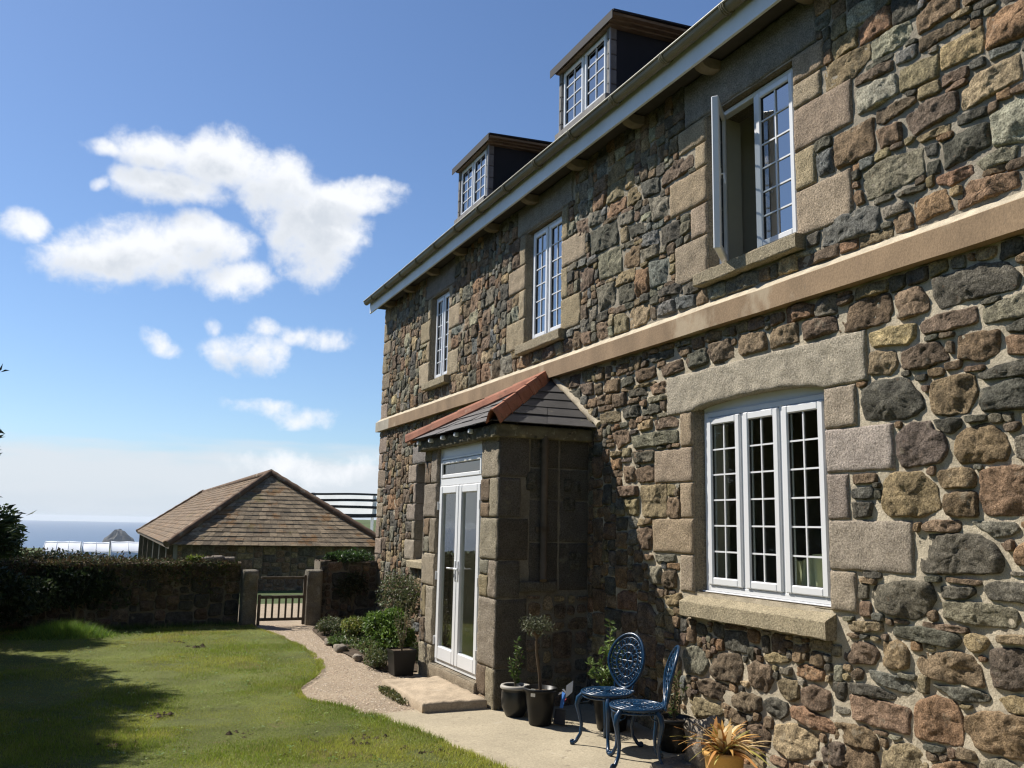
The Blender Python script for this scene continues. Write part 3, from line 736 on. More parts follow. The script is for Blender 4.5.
# areas taken by separate parts
LINT = (4.09, 6.30, 2.60, 2.93)
taken = [LINT, (4.36, 6.06, .96, 1.165), (HY0-1, HY1+1, STR0-.005, STR1+.085), GW, GW2]+UW
UL = [(4.42, 6.0, 5.085, EAVE), (8.05, 9.45, 5.115, EAVE), (11.6, 12.85, 5.095, EAVE)]
US = [(4.58, 5.80, 3.605, 3.72), (8.16, 9.30, 3.625, 3.74), (11.69, 12.71, 3.645, 3.76)]
taken += UL+US+[(11.55, 13.25, 2.555, 2.83), (11.6, 13.15, 1.0, 1.12)]
TRACED = [
('k', [4.272,3.11,4.033,3.142,3.894,3.124,3.864,3.021,3.905,2.94,4.201,2.93,4.321,2.954,4.347,3.062]),
('b', [3.85,3.114,3.659,3.112,3.614,3.037,3.599,2.949,3.825,2.931,3.851,3.033]),
('d', [3.583,3.129,3.293,3.145,3.11,3.116,3.016,3.013,3.054,2.946,3.307,2.946,3.539,2.938,3.584,3.03]),
('k', [3.682,2.881,3.556,2.918,3.288,2.908,3.287,2.815,3.485,2.8,3.661,2.813]),
('g', [3.268,2.89,3.019,2.918,2.913,2.918,2.91,2.787,3.0,2.782,3.26,2.796]),
('t', [4.066,2.897,3.934,2.916,3.706,2.893,3.703,2.814,3.782,2.771,4.052,2.804]),
('k', [3.828,2.735,3.681,2.76,3.551,2.757,3.488,2.636,3.674,2.604,3.817,2.626]),
('b', [3.433,2.763,3.164,2.757,3.171,2.623,3.275,2.589,3.434,2.628]),
('o', [4.072,2.777,3.871,2.757,3.856,2.653,3.916,2.604,4.077,2.635]),
('d', [4.143,2.547,4.008,2.595,3.777,2.577,3.7,2.461,3.664,2.373,3.81,2.319,4.134,2.351,4.156,2.488]),
('b', [3.613,2.532,3.455,2.55,3.329,2.532,3.323,2.413,3.396,2.311,3.619,2.327,3.636,2.439]),
('d', [3.322,2.531,3.164,2.565,3.004,2.564,2.905,2.541,2.91,2.47,3.052,2.478,3.282,2.486]),
('d', [3.307,2.437,3.157,2.468,3.024,2.468,2.888,2.442,2.898,2.312,3.037,2.303,3.308,2.314]),
('r', [3.14,2.708,3.007,2.695,2.945,2.671,2.964,2.588,3.016,2.584,3.134,2.604]),
('d', [3.136,2.758,3.001,2.775,2.937,2.768,2.942,2.701,3.006,2.707,3.125,2.724]),
('d', [3.734,2.585,3.643,2.578,3.642,2.536,3.728,2.541]),
('k', [3.688,2.515,3.628,2.514,3.634,2.466,3.691,2.473]),
('k', [3.504,2.749,3.457,2.74,3.455,2.658,3.5,2.68]),
('d', [2.986,2.968,2.868,3.001,2.852,2.898,2.978,2.909]),
('b', [3.048,3.112,2.96,3.133,2.859,3.117,2.865,3.05,3.044,3.079]),
('m', [3.893,2.248,3.776,2.315,3.637,2.301,3.624,2.245,3.546,2.225,3.531,2.111,3.581,2.054,3.845,2.034,3.896,2.107]),
('b', [3.496,2.174,3.416,2.24,3.27,2.252,3.166,2.173,3.145,2.085,3.189,2.039,3.459,2.041,3.5,2.109]),
('d', [3.62,2.306,3.442,2.302,3.43,2.248,3.509,2.209,3.6,2.25]),
('d', [3.419,2.306,3.267,2.297,3.262,2.264,3.4,2.258]),
('k', [3.181,2.237,3.093,2.247,3.084,2.197,3.164,2.192]),
('o', [3.998,1.97,3.95,2.018,3.728,2.012,3.621,1.929,3.601,1.796,3.745,1.744,3.984,1.751,4.026,1.8]),
('b', [3.616,2.009,3.401,2.025,3.361,1.984,3.373,1.908,3.591,1.902,3.619,1.956]),
('b', [3.569,1.881,3.36,1.889,3.36,1.744,3.57,1.75]),
('r', [3.345,1.996,3.259,2.017,3.059,2.013,2.984,2.003,3.004,1.75,3.079,1.75,3.32,1.757,3.351,1.819]),
('k', [4.249,2.016,4.05,2.018,4.044,1.957,4.253,1.95]),
('d', [4.264,1.928,4.091,1.937,4.09,1.861,4.261,1.861]),
('d', [4.268,1.844,4.097,1.841,4.102,1.751,4.264,1.741]),
('b', [3.74,1.704,3.681,1.731,3.473,1.731,3.466,1.68,3.515,1.66,3.726,1.664]),
('g', [3.422,1.725,3.159,1.726,3.123,1.684,3.192,1.641,3.287,1.639]),
('d', [3.771,1.643,3.397,1.666,3.288,1.621,3.227,1.526,3.246,1.452,3.654,1.423,3.765,1.436,3.777,1.556]),
('r', [3.17,1.576,3.117,1.631,3.012,1.639,3.023,1.5,3.086,1.497,3.169,1.498]),
('k', [3.247,1.616,3.173,1.63,3.16,1.576,3.211,1.56]),
('d', [4.214,1.412,4.039,1.421,4.038,1.38,4.188,1.378]),
('g', [3.106,2.168,2.97,2.181,2.982,2.033,3.109,2.04]),
('d', [4.125,1.333,3.884,1.383,3.696,1.382,3.663,1.287,3.715,1.205,3.832,1.154,4.106,1.188,4.142,1.262]),
('d', [3.642,1.366,3.418,1.375,3.406,1.345,3.466,1.306,3.631,1.296]),
('d', [3.368,1.372,3.317,1.412,3.029,1.419,3.026,1.305,3.101,1.304,3.338,1.316]),
('g', [3.632,1.283,3.367,1.299,3.179,1.28,3.158,1.223,3.2,1.178,3.432,1.171,3.631,1.188]),
('k', [3.723,1.211,3.667,1.229,3.654,1.179,3.71,1.16]),
('o', [4.336,1.103,4.056,1.125,4.045,1.071,4.301,1.035]),
('d', [3.987,1.105,3.833,1.128,3.552,1.12,3.508,1.076,3.558,1.03,3.839,1.042,3.981,1.051]),
('b', [4.071,1.014,3.957,1.032,3.866,0.993,3.865,0.888,3.985,0.851,4.067,0.872]),
('k', [4.342,0.995,4.136,0.985,4.089,0.93,4.125,0.863,4.311,0.843,4.388,0.868]),
('b', [3.835,0.971,3.559,1.026,3.458,1.009,3.405,0.956,3.382,0.852,3.631,0.842,3.801,0.865,3.838,0.918]),
('t', [3.486,1.116,3.406,1.139,3.339,1.103,3.371,1.045,3.457,1.021,3.483,1.054]),
('m', [3.363,1.052,3.273,1.081,3.055,1.086,3.072,0.876,3.343,0.859,3.35,0.952]),
('o', [3.303,1.137,3.05,1.161,3.054,1.109,3.299,1.096]),
('l', [4.19,0.833,4.055,0.833,3.853,0.819,3.831,0.77,3.907,0.732,4.148,0.765]),
('d', [4.356,0.731,4.167,0.748,3.976,0.713,3.995,0.683,4.34,0.664]),
('b', [4.35,0.662,4.19,0.669,3.895,0.662,3.881,0.626,3.896,0.508,4.163,0.505,4.319,0.515]),
('r', [3.86,0.695,3.712,0.772,3.577,0.758,3.532,0.669,3.542,0.523,3.872,0.5]),
('d', [3.732,0.819,3.455,0.84,3.353,0.822,3.362,0.785,3.547,0.757]),
('o', [3.319,0.816,3.238,0.847,3.074,0.854,3.081,0.763,3.311,0.753]),
('b', [3.523,0.695,3.406,0.741,3.081,0.758,3.098,0.534,3.449,0.532,3.535,0.62]),
('o', [4.108,0.37,3.991,0.455,3.843,0.456,3.783,0.394,3.794,0.28,4.118,0.197]),
('k', [4.533,0.359,4.299,0.368,4.153,0.36,4.118,0.197,4.544,0.131]),
('b', [4.487,0.468,4.218,0.494,4.131,0.445,4.135,0.364,4.493,0.353]),
('r', [3.737,0.393,3.568,0.451,3.469,0.445,3.477,0.337,3.745,0.268]),
('g', [3.453,0.472,3.314,0.522,3.212,0.506,3.22,0.404,3.463,0.341]),
('d', [3.809,0.489,3.654,0.498,3.656,0.467,3.795,0.454]),
('k', [4.323,0.799,4.264,0.836,4.219,0.808,4.24,0.757,4.307,0.753]),
('g', [6.122,0.69,5.959,0.753,5.805,0.715,5.766,0.639,5.823,0.542,6.095,0.516]),
('k', [5.725,0.677,5.63,0.738,5.399,0.761,5.354,0.652,5.406,0.545,5.688,0.531,5.754,0.576]),
('k', [5.328,0.687,5.207,0.742,5.048,0.72,5.041,0.612,5.123,0.532,5.285,0.557]),
('k', [5.922,0.485,5.796,0.53,5.507,0.513,5.561,0.387,5.882,0.394]),
('k', [5.509,0.443,5.358,0.507,5.17,0.495,5.173,0.399,5.339,0.36,5.498,0.391]),
('d', [5.136,0.479,5.056,0.522,4.904,0.506,4.896,0.437,4.973,0.382,5.105,0.397]),
('r', [4.862,0.5,4.758,0.512,4.525,0.475,4.452,0.43,4.491,0.389,4.664,0.386,4.855,0.424]),
('o', [5.007,0.624,4.919,0.667,4.792,0.666,4.787,0.555,4.861,0.514,4.989,0.548]),
('k', [4.753,0.631,4.651,0.668,4.497,0.646,4.512,0.537,4.639,0.493,4.757,0.533]),
('r', [4.831,0.745,4.725,0.788,4.558,0.772,4.552,0.705,4.65,0.682,4.822,0.697]),
('k', [5.306,0.284,5.176,0.325,5.076,0.273,5.091,0.183,5.298,0.167]),
('t', [5.052,0.335,4.846,0.391,4.607,0.358,4.652,0.214,4.857,0.139,5.047,0.179]),
('m', [4.611,0.277,4.493,0.355,4.402,0.349,4.408,0.219,4.596,0.174]),
('o', [6.084,0.293,5.939,0.368,5.64,0.357,5.59,0.289,6.028,0.204]),
('g', [4.982,0.723,4.851,0.749,4.854,0.692,4.972,0.681]),
('o', [5.136,0.789,5.0,0.822,4.849,0.799,4.893,0.764,5.115,0.74]),
('o', [4.361,4.857,3.956,4.833,3.95,4.727,4.091,4.652,4.356,4.659]),
('p', [3.932,4.831,3.63,4.811,3.613,4.723,3.683,4.681,3.94,4.681]),
('b', [3.586,4.806,3.455,4.849,3.277,4.784,3.287,4.688,3.583,4.678]),
('k', [3.574,4.654,3.228,4.636,3.214,4.573,3.57,4.555]),
('t', [3.435,4.524,3.142,4.517,3.145,4.348,3.435,4.374]),
('r', [3.122,4.55,2.895,4.546,2.745,4.526,2.762,4.318,2.876,4.321,3.136,4.352]),
('l', [3.753,4.648,3.586,4.631,3.592,4.547,3.758,4.565]),
('k', [4.091,4.652,3.777,4.62,3.77,4.547,4.095,4.585]),
('o', [3.726,4.526,3.441,4.499,3.447,4.342,3.735,4.373]),
('p', [4.096,4.56,3.76,4.523,3.74,4.375,4.081,4.368]),
('k', [3.437,4.338,3.25,4.32,3.255,4.251,3.432,4.261]),
('d', [3.24,4.333,3.138,4.327,3.142,4.267,3.234,4.276]),
('l', [3.119,4.335,2.927,4.305,2.938,4.269,3.114,4.276]),
('t', [3.309,4.176,3.217,4.25,2.94,4.244,2.935,4.089,3.307,4.059]),
('k', [3.923,4.339,3.628,4.314,3.62,4.263,3.871,4.217,3.928,4.251]),
('m', [3.701,4.203,3.537,4.235,3.326,4.203,3.329,4.077,3.634,4.05,3.695,4.114]),
('b', [4.292,4.311,3.949,4.31,3.946,4.07,4.278,4.065]),
('b', [3.931,4.203,3.735,4.189,3.732,4.062,3.904,4.057]),
('d', [4.469,4.34,4.318,4.332,4.321,4.259,4.459,4.261]),
('l', [4.46,4.239,4.309,4.244,4.304,4.064,4.454,4.077]),
('o', [3.635,4.032,3.387,4.03,3.387,3.976,3.605,3.988]),
('d', [3.346,4.049,3.15,4.03,3.148,3.972,3.341,3.984]),
('d', [3.454,3.931,3.315,3.946,3.147,3.937,3.149,3.791,3.445,3.755]),
('p', [3.128,3.954,3.019,4.0,2.9,4.005,2.82,3.984,2.84,3.732,2.921,3.732,3.132,3.77]),
('g', [3.245,3.724,3.072,3.751,2.988,3.726,3.002,3.657,3.186,3.651]),
('g', [4.066,3.956,3.86,3.997,3.586,3.956,3.587,3.78,3.874,3.76,4.04,3.768]),
('d', [3.576,3.952,3.483,3.946,3.488,3.871,3.56,3.872]),
('d', [3.562,3.845,3.48,3.841,3.476,3.749,3.567,3.759]),
('r', [3.507,3.733,3.273,3.726,3.249,3.665,3.413,3.645,3.5,3.685]),
('r', [3.68,3.647,3.452,3.65,3.403,3.509,3.669,3.486]),
('r', [3.381,3.546,3.279,3.633,2.998,3.589,2.997,3.498,3.375,3.488]),
('l', [4.429,3.731,4.041,3.739,3.936,3.704,3.945,3.542,4.436,3.567]),
('g', [3.914,3.677,3.723,3.661,3.705,3.599,3.907,3.598]),
('d', [3.808,3.728,3.59,3.726,3.593,3.69,3.787,3.701]),
('b', [3.261,4.72,3.11,4.706,3.131,4.673,3.245,4.673]),
('d', [3.189,4.66,3.042,4.639,3.063,4.606,3.192,4.616]),
('g', [2.917,4.215,2.769,4.223,2.783,4.048,2.92,4.065]),
('k', [6.351,4.786,6.133,4.847,5.892,4.818,5.878,4.697,6.352,4.664]),
('d', [6.678,4.836,6.407,4.795,6.397,4.647,6.659,4.669]),
('o', [6.946,4.837,6.718,4.851,6.707,4.674,6.946,4.684]),
('r', [7.32,4.82,6.967,4.809,6.967,4.679,7.342,4.68]),
('k', [7.953,4.847,7.725,4.839,7.698,4.666,7.924,4.669]),
('g', [7.676,4.848,7.435,4.821,7.425,4.681,7.674,4.696]),
('d', [7.673,4.658,7.139,4.616,7.117,4.372,7.645,4.387]),
('g', [7.501,4.36,7.052,4.341,7.03,4.067,7.452,4.079]),
('b', [7.009,4.282,6.721,4.246,6.722,4.044,7.009,4.096]),
('r', [6.802,4.031,6.585,3.996,6.568,3.773,6.783,3.757]),
('l', [6.566,4.035,6.251,3.994,6.237,3.778,6.53,3.774]),
('d', [6.375,4.309,6.089,4.296,6.074,4.133,6.377,4.114]),
('g', [6.58,4.654,6.262,4.567,6.253,4.38,6.505,4.394]),
('d', [6.436,3.741,6.081,3.74,6.066,3.633,6.4,3.669]),
('l', [6.456,3.607,6.186,3.609,6.16,3.49,6.457,3.5]),
('l', [6.152,3.612,5.884,3.58,5.886,3.481,6.136,3.495]),
('k', [7.892,4.315,7.572,4.281,7.569,4.084,7.863,4.055]),
('d', [7.115,3.926,6.823,3.923,6.803,3.739,7.093,3.759]),
('g', [7.522,4.023,7.181,4.012,7.158,3.773,7.472,3.771]),
('d', [6.904,4.472,6.621,4.453,6.602,4.335,6.863,4.344]),
('o', [7.074,4.501,6.925,4.49,6.912,4.336,7.065,4.357]),
('l', [6.661,4.307,6.431,4.305,6.413,4.168,6.642,4.19]),
('g', [6.682,4.178,6.432,4.174,6.414,4.06,6.662,4.061]),
('g', [7.117,4.645,6.841,4.626,6.829,4.495,7.095,4.531]),
('k', [5.72,3.069,5.577,3.119,5.494,3.096,5.499,2.931,5.656,2.948]),
('k', [6.018,3.049,5.761,3.093,5.723,2.975,5.962,2.943]),
('k', [6.403,3.038,6.077,3.067,6.049,2.965,6.356,2.948]),
('d', [6.583,3.169,6.196,3.178,6.167,3.109,6.516,3.093]),
('b', [6.136,3.158,5.958,3.153,5.945,3.081,6.077,3.076]),
('k', [6.825,3.064,6.484,3.069,6.452,2.971,6.755,2.948]),
('b', [6.584,2.896,6.324,2.916,6.31,2.814,6.519,2.813]),
('d', [6.932,2.904,6.618,2.901,6.585,2.821,6.914,2.833]),
('g', [6.879,2.474,6.554,2.484,6.146,2.475,6.148,2.361,6.827,2.356]),
('b', [7.21,2.541,6.933,2.555,6.879,2.436,7.115,2.366]),
('d', [6.879,2.322,6.49,2.324,6.491,2.224,6.827,2.224]),
('k', [6.504,2.599,6.145,2.589,6.131,2.5,6.489,2.497]),
('k', [7.193,2.898,6.969,2.899,6.951,2.77,7.173,2.765]),
('d', [7.042,2.751,6.738,2.755,6.722,2.64,7.005,2.639]),
('d', [6.704,2.723,6.406,2.735,6.391,2.642,6.687,2.642]),
('o', [7.467,2.737,7.079,2.745,7.06,2.625,7.426,2.641]),
('b', [7.37,3.063,7.08,3.042,7.08,2.913,7.349,2.927]),
('t', [6.774,2.569,6.537,2.602,6.521,2.518,6.739,2.509]),
('d', [7.08,3.022,6.843,3.037,6.825,2.957,7.042,2.938]),
('b', [7.175,3.167,6.932,3.159,6.914,3.077,7.136,3.07]),
('k', [7.83,3.085,7.594,3.074,7.572,2.945,7.763,2.969]),
('k', [7.544,3.046,7.398,3.047,7.397,2.933,7.53,2.93]),
('k', [4.654,3.092,4.342,3.077,4.316,2.964,4.643,2.948]),
('b', [4.979,3.106,4.706,3.103,4.684,2.955,4.985,2.958]),
('b', [5.357,3.138,5.036,3.104,5.011,2.962,5.321,2.956]),
('k', [5.709,3.118,5.442,3.127,5.383,2.964,5.668,2.954]),
('d', [5.996,3.08,5.733,3.108,5.713,2.969,5.974,2.958]),
('k', [6.861,2.335,6.502,2.334,6.503,2.221,6.817,2.215]),
('b', [7.018,2.202,6.817,2.203,6.805,2.063,6.995,2.058]),
('k', [6.796,2.179,6.503,2.198,6.496,2.052,6.753,2.049]),
('o', [6.711,2.025,6.315,2.034,6.33,1.74,6.691,1.751]),
('k', [7.109,2.026,6.775,2.027,6.762,1.934,7.063,1.929]),
('o', [6.995,1.916,6.754,1.918,6.755,1.762,6.972,1.762]),
('k', [6.763,1.648,6.548,1.673,6.542,1.463,6.735,1.467]),
('g', [6.51,1.431,6.184,1.443,6.185,1.384,6.491,1.37]),
('k', [6.374,1.296,6.186,1.321,6.177,1.171,6.376,1.157]),
('o', [6.357,1.095,6.116,1.145,6.1,1.054,6.321,1.013]),
('g', [6.611,1.328,6.412,1.337,6.402,1.187,6.572,1.187]),
('r', [7.251,2.287,7.04,2.287,7.04,2.191,7.203,2.179])]

tpoly = []
for key, f in TRACED:
    P = np.array(f).reshape(-1, 2)
    if P[:, 1].max() > EAVE: continue
    if STR0-.01 < P[:, 1].mean() < STR1: continue
    if P[:, 1].mean() < STR0: P[:, 1] = np.minimum(P[:, 1], STR0-.01)
    else: P[:, 1] = np.maximum(P[:, 1], STR1+.075)
    tpoly.append((key, P))
def blocked_facade(A, B):
    m = np.zeros(A.shape, bool)
    for (y0, y1, z0, z1) in taken+blocks: m |= (A > y0-.004) & (A < y1+.004) & (B > z0-.004) & (B < z1+.004)
    for key, P in tpoly:
        c = P.mean(0); sz = np.abs(P-c).mean()
        m |= inside(c+(P-c)*(1.022+.006/sz), A, B)
    m |= (A > PY0+.05) & (A < PY1-.05) & (B < 2.5)          # behind the porch
    return m
for i, (key, P) in enumerate(tpoly):
    r = np.random.default_rng(900+i)
    c = P.mean(0); sz = np.abs(P-c).max()
    low = P[:, 1].mean() < STR0
    ns = int(np.clip(300*sz, 26, 80))
    stone(wall, FACADE, c+(P-c)*1.022, (0.023 if low else 0.019)*r.uniform(.8, 1.3), 0.020 if low else 0.009, jitter_col(key, r, .14), 5000+i, ns, 0)
pal_low = dict(b=.26, k=.20, d=.17, g=.12, o=.10, r=.06, t=.04, l=.03, m=.03)
pal_up = dict(b=.17, k=.13, g=.18, d=.15, o=.11, t=.06, r=.07, l=.07, p=.06)
fill(wall, FACADE, HY0, 8.6, -0.1, STR0, blocked_facade, pal_low, (0.05, .26), (.85, 2.0), .42, .004, .014, .021, 11, jit=.012)
fill(wall, FACADE, 8.6, HY1, -0.1, STR0, blocked_facade, pal_low, (0.07, .26), (.85, 1.9), .40, .002, .010, .021, 12, nseg=24, jit=.009)
fill(wall, FACADE, HY0, 8.0, STR1+.08, EAVE, blocked_facade, pal_up, (.06, .26), (.8, 2.0), .40, .0005, .007, .018, 13, jit=.008)
fill(wall, FACADE, 8.0, HY1, STR1+.08, EAVE, blocked_facade, pal_up, (.07, .25), (.8, 1.8), .36, .0005, .007, .019, 14, nseg=24, jit=.008)
# the other walls of the shell, plain lime-washed rubble seen only from elsewhere
NORTH = Frame((0, HY1, 0), (1, 0, 0), (0, 0, 1), (0, 1, 0))
SOUTH = Frame((0, HY0, 0), (1, 0, 0), (0, 0, 1), (0, -1, 0))
for F_, sd in ((NORTH, 31), (SOUTH, 32)):
    grid_skin(wall, F_, [0, HX1], [-.3, EAVE], [], 0, .005, 1, cell=.3)
    fill(wall, F_, 0.02, HX1, -.1, EAVE, lambda A, B: np.zeros(A.shape, bool), pal_low, (.14, .34), (.9, 2.0), .6, .012, .03, .024, sd, cell=.04, nseg=14)
    # gable
    g = np.array([F_(0, EAVE, -.002), F_(HX1, EAVE, -.002), F_(HX1/2, EAVE+HX1/2*.839-.1, -.002)])
    wall.add(g, np.array([[0, 1, 2]]), 1)
wall.add([(HX1, HY0, -.3), (HX1, HY1, -.3), (HX1, HY1, EAVE), (HX1, HY0, EAVE)], np.array([[0, 1, 2, 3]]), 1)
# wall thickness round the openings (behind the blocks)
for (y0, y1, z0, z1) in openings:
    t = .32
    for V in ([(.012, y0-.014, z0), (t, y0-.014, z0), (t, y0-.014, z1), (.012, y0-.014, z1)], [(.012, y1+.014, z0), (t, y1+.014, z0), (t, y1+.014, z1), (.012, y1+.014, z1)],
              [(0, y0, z1+.003), (t, y0, z1+.003), (t, y1, z1+.003), (0, y1, z1+.003)], [(0, y0, z0-.003), (t, y0, z0-.003), (t, y1, z0-.003), (0, y1, z0-.003)]):
        wall.add(V, np.array([[0, 1, 2, 3]]), 2, (.30, .24, .16))
for o in openings:      # splayed far reveal running back to the frame
    wall.add([(WX+.078, o[1]-.045, o[2]), (.33, o[1]-.02, o[2]), (.33, o[1]-.02, o[3]), (WX+.078, o[1]-.045, o[3])], np.array([[0, 1, 2, 3]]), 3)
    if o is GW2: continue
    z0, z1 = o[2], o[3]-(.09 if o is GW else 0)
    y = o[1]
    dz = np.linspace(z0-.01, z1+.003, 16)
    V = np.array([[(.005, y+.003, z), (WX+.03, y-.056 if o is not GW else y-.066, z)] for z in dz]).reshape(-1, 3)
    V[:, 1] += .002*nz2(V[:, 2]*20, V[:, 0]*9, 5)
    i = np.arange(15)[:, None]*2
    wall.add(V, np.concatenate([i, i+1, i+3, i+2], 1), 2, (.33, .265, .175))
wall_o = wall.build('wall', [M['stone'], M['mortar'], M['granite'], M['plaster'], M['mortar_grey']], house)

# rooms
rm = MB()
for (z0, z1) in ((.35, 2.95), (3.12, 5.4)):
    for (ya, yb) in ((HY0+.3, 7.2), (7.3, HY1-.3)):
        x0, x1 = .321, 4.4
        rm.add([(x1, ya, z0), (x1, yb, z0), (x1, yb, z1), (x1, ya, z1)], np.array([[0, 1, 2, 3]]), 0)
        rm.add([(x0, ya, z1), (x0, yb, z1), (x1, yb, z1), (x1, ya, z1)], np.array([[0, 1, 2, 3]]), 0)
        rm.add([(x0, ya, z0), (x0, yb, z0), (x1, yb, z0), (x1, ya, z0)], np.array([[0, 1, 2, 3]]), 1)
        for y in (ya, yb): rm.add([(x0, y, z0), (x1, y, z0), (x1, y, z1), (x0, y, z1)], np.array([[0, 1, 2, 3]]), 0)
rm.add([(.33, 5.83, 3.12), (2.6, 5.83, 3.12), (2.6, 5.83, 5.4), (.33, 5.83, 5.4)], np.array([[0, 1, 2, 3]]), 0)
rm.add([(2.6, 5.83, 3.12), (2.6, 3.4, 3.12), (2.6, 3.4, 5.4), (2.6, 5.83, 5.4)], np.array([[0, 1, 2, 3]]), 0)
rm.build('room_lining', [M['plaster'], M['room_dark']], house)

# string course
st = MB()
prof = [(0.0, STR0), (-.085, STR0), (-.085, STR1), (-.078, STR1+.006), (0.004, STR1+.075)]
def extrude_y(mb, prof, y0, y1, mat, n, seed, amp=.002):
    ys = np.linspace(y0, y1, n)
    V = np.array([[(x+amp*nz2(y*3, i*7.3, seed), y, z+amp*nz2(y*3, i*5.1, seed+4)) for (x, z) in prof] for i, y_ in enumerate([0]) for y in ys]).reshape(-1, 3)
    k = len(prof)
    i = np.arange(n-1)[:, None]*k; j = np.arange(k-1)[None]
    F = np.stack([i+j, i+j+1, i+k+j+1, i+k+j], -1).reshape(-1, 4)
    mb.add(V, F, mat)
    for e in (0, n-1): mb.add(V[e*k:(e+1)*k], np.array([list(range(k))]), mat)
extrude_y(st, prof[:4], HY0, 14.42, 0, 120, 5); extrude_y(st, prof[:4], 14.425, HY1+.06, 1, 8, 6)
extrude_y(st, prof[3:], HY0, HY1+.05, 2, 130, 5)
st.build('string_course', [M['band'], M['band_grey'], M['mortar']], house)

# lintels
def arch_g(a):
    t = np.clip((a-GW[0])/(GW[1]-GW[0]), 0, 1)
    return np.where((a > GW[0]-.02) & (a < GW[1]+.02), 0.062*np.sqrt(np.maximum(0, 1-(2*t-1)**2))**1.2, 0)
ln = MB(); block(ln, FACADE, LINT[0], LINT[1], LINT[2], LINT[3], -.13, .022, (.50, .43, .32), 0, 77, arch=arch_g)
lintel0 = ln.build('lintel', [M['granite']], house)
for k, (y0, y1, z0, z1) in enumerate(UL+[(11.55, 13.25, 2.56, 2.83)]):
    b_ = MB(); block(b_, FACADE, y0, y1, z0, z1-.005, -.16, .018, gcol(500+k, (.29, .26, .20)), 0, 510+k); b_.build('lintel', [M['granite']], house)


# ---- window builder (x = depth of the frame's outer face behind the facade)
def bars(mb, x, y0, y1, z0, z1, cols, rows, mat=0, w=.012, dx=.010):
    for c in range(1, cols):
        y = y0+(y1-y0)*c/cols; mb.box((x, y-w/2, z0), (x+dx, y+w/2, z1), mat)
    for r_ in range(1, rows):
        z = z0+(z1-z0)*r_/rows; mb.box((x+.001, y0, z-w/2), (x+dx-.001, y1, z+w/2), mat)
def window(x, y0, y1, z0, z1, lights, cols, rows, skip=(), glass='glass', parent=house, fwid=.045, sw=.058, name='window'):
    f = MB(); d = .07
    f.box((x, y0, z0), (x+d, y0+fwid, z1), 0, b=.005); f.box((x, y1-fwid, z0), (x+d, y1, z1), 0, b=.005)
    f.box((x, y0+fwid-.001, z1-fwid), (x+d-.001, y1-fwid+.001, z1-.001), 0, b=.005); f.box((x, y0+fwid-.001, z0+.001), (x+d-.001, y1-fwid+.001, z0+fwid), 0, b=.005)
    iw = (y1-y0-2*fwid); lw = iw/lights; pan = MB(); rect = []
    for k in range(lights):
        a = y0+fwid+lw*k; b = a+lw
        if k: f.box((x+.002, a-.02, z0+fwid-.001), (x+d-.002, a+.02, z1-fwid+.001), 0, b=.004)
        a += .020 if k else .003; b -= .020 if k < lights-1 else .003
        rect.append((a, b, z0+fwid+.003, z1-fwid-.003))
        if k in skip: continue
        sash(f, pan, x-.016, a, b, z0+fwid+.003, z1-fwid-.003, cols, rows, sw)
    fo = f.build(name, [M['white'], M['gasket']], parent)
    if pan.n: pan.build('pane', [M[glass]], fo)
    return fo, rect
def sash(f, pan, x, a, b, z0, z1, cols, rows, sw):
    d = .058
    f.box((x, a, z0), (x+d, a+sw, z1), 0, b=.008); f.box((x, b-sw, z0), (x+d, b, z1), 0, b=.008)
    f.box((x+.001, a+sw-.004, z1-sw), (x+d-.001, b-sw+.004, z1-.0005), 0, b=.008); f.box((x+.001, a+sw-.004, z0+.0005), (x+d-.001, b-sw+.004, z0+sw), 0, b=.008)
    g = (a+sw, b-sw, z0+sw, z1-sw)
    for (p, q) in (((x+.016, g[0]-.002, g[2]), (x+.03, g[0]+.005, g[3])), ((x+.016, g[1]-.005, g[2]), (x+.03, g[1]+.002, g[3])),
                   ((x+.0165, g[0], g[2]-.002), (x+.0295, g[1], g[2]+.005)), ((x+.0165, g[0], g[3]-.005), (x+.0295, g[1], g[3]+.002))):
        f.box(p, q, 1)
    bars(f, x+.014, g[0], g[1], g[2], g[3], cols, rows)
    pan.add([(x+.024, g[0], g[2]), (x+.024, g[0], g[3]), (x+.024, g[1], g[3]), (x+.024, g[1], g[2])], np.array([[0, 1, 2, 3]]), 0)
def sill(y0, y1, z0, zf, zb, parent, seed, out=.098, colr=(.46, .38, .245), hw=None):
    """granite sill: front face z0..zf, top sloping up to zb at the frame"""
    s = MB(); n = max(8, int((y1-y0)/.05)); ys = np.linspace(y0, y1, n)
    P = [(0.10, z0), (-out+.008, z0), (-out, z0+.008), (-out, zf-.008), (-out+.008, zf), (0.09, zb)]
    V = np.array([[(x_+.0035*fbm2(y*14, i*3.7, seed), y, z_+.0035*fbm2(y*14, i*5.9, seed+3)) for i, (x_, z_) in enumerate(P)] for y in ys]).reshape(-1, 3)
    k = len(P); i = np.arange(n-1)[:, None]*k; j = np.arange(k)[None]
    F = np.stack([i+j, i+(j+1) % k, i+k+(j+1) % k, i+k+j], -1).reshape(-1, 4)
    s.add(V, F, 0, colr)
    for e in (0, n-1): s.add(V[e*k:(e+1)*k], np.array([list(range(k))]), 0, colr)
    return s.build('sill', [M['granite']], parent)

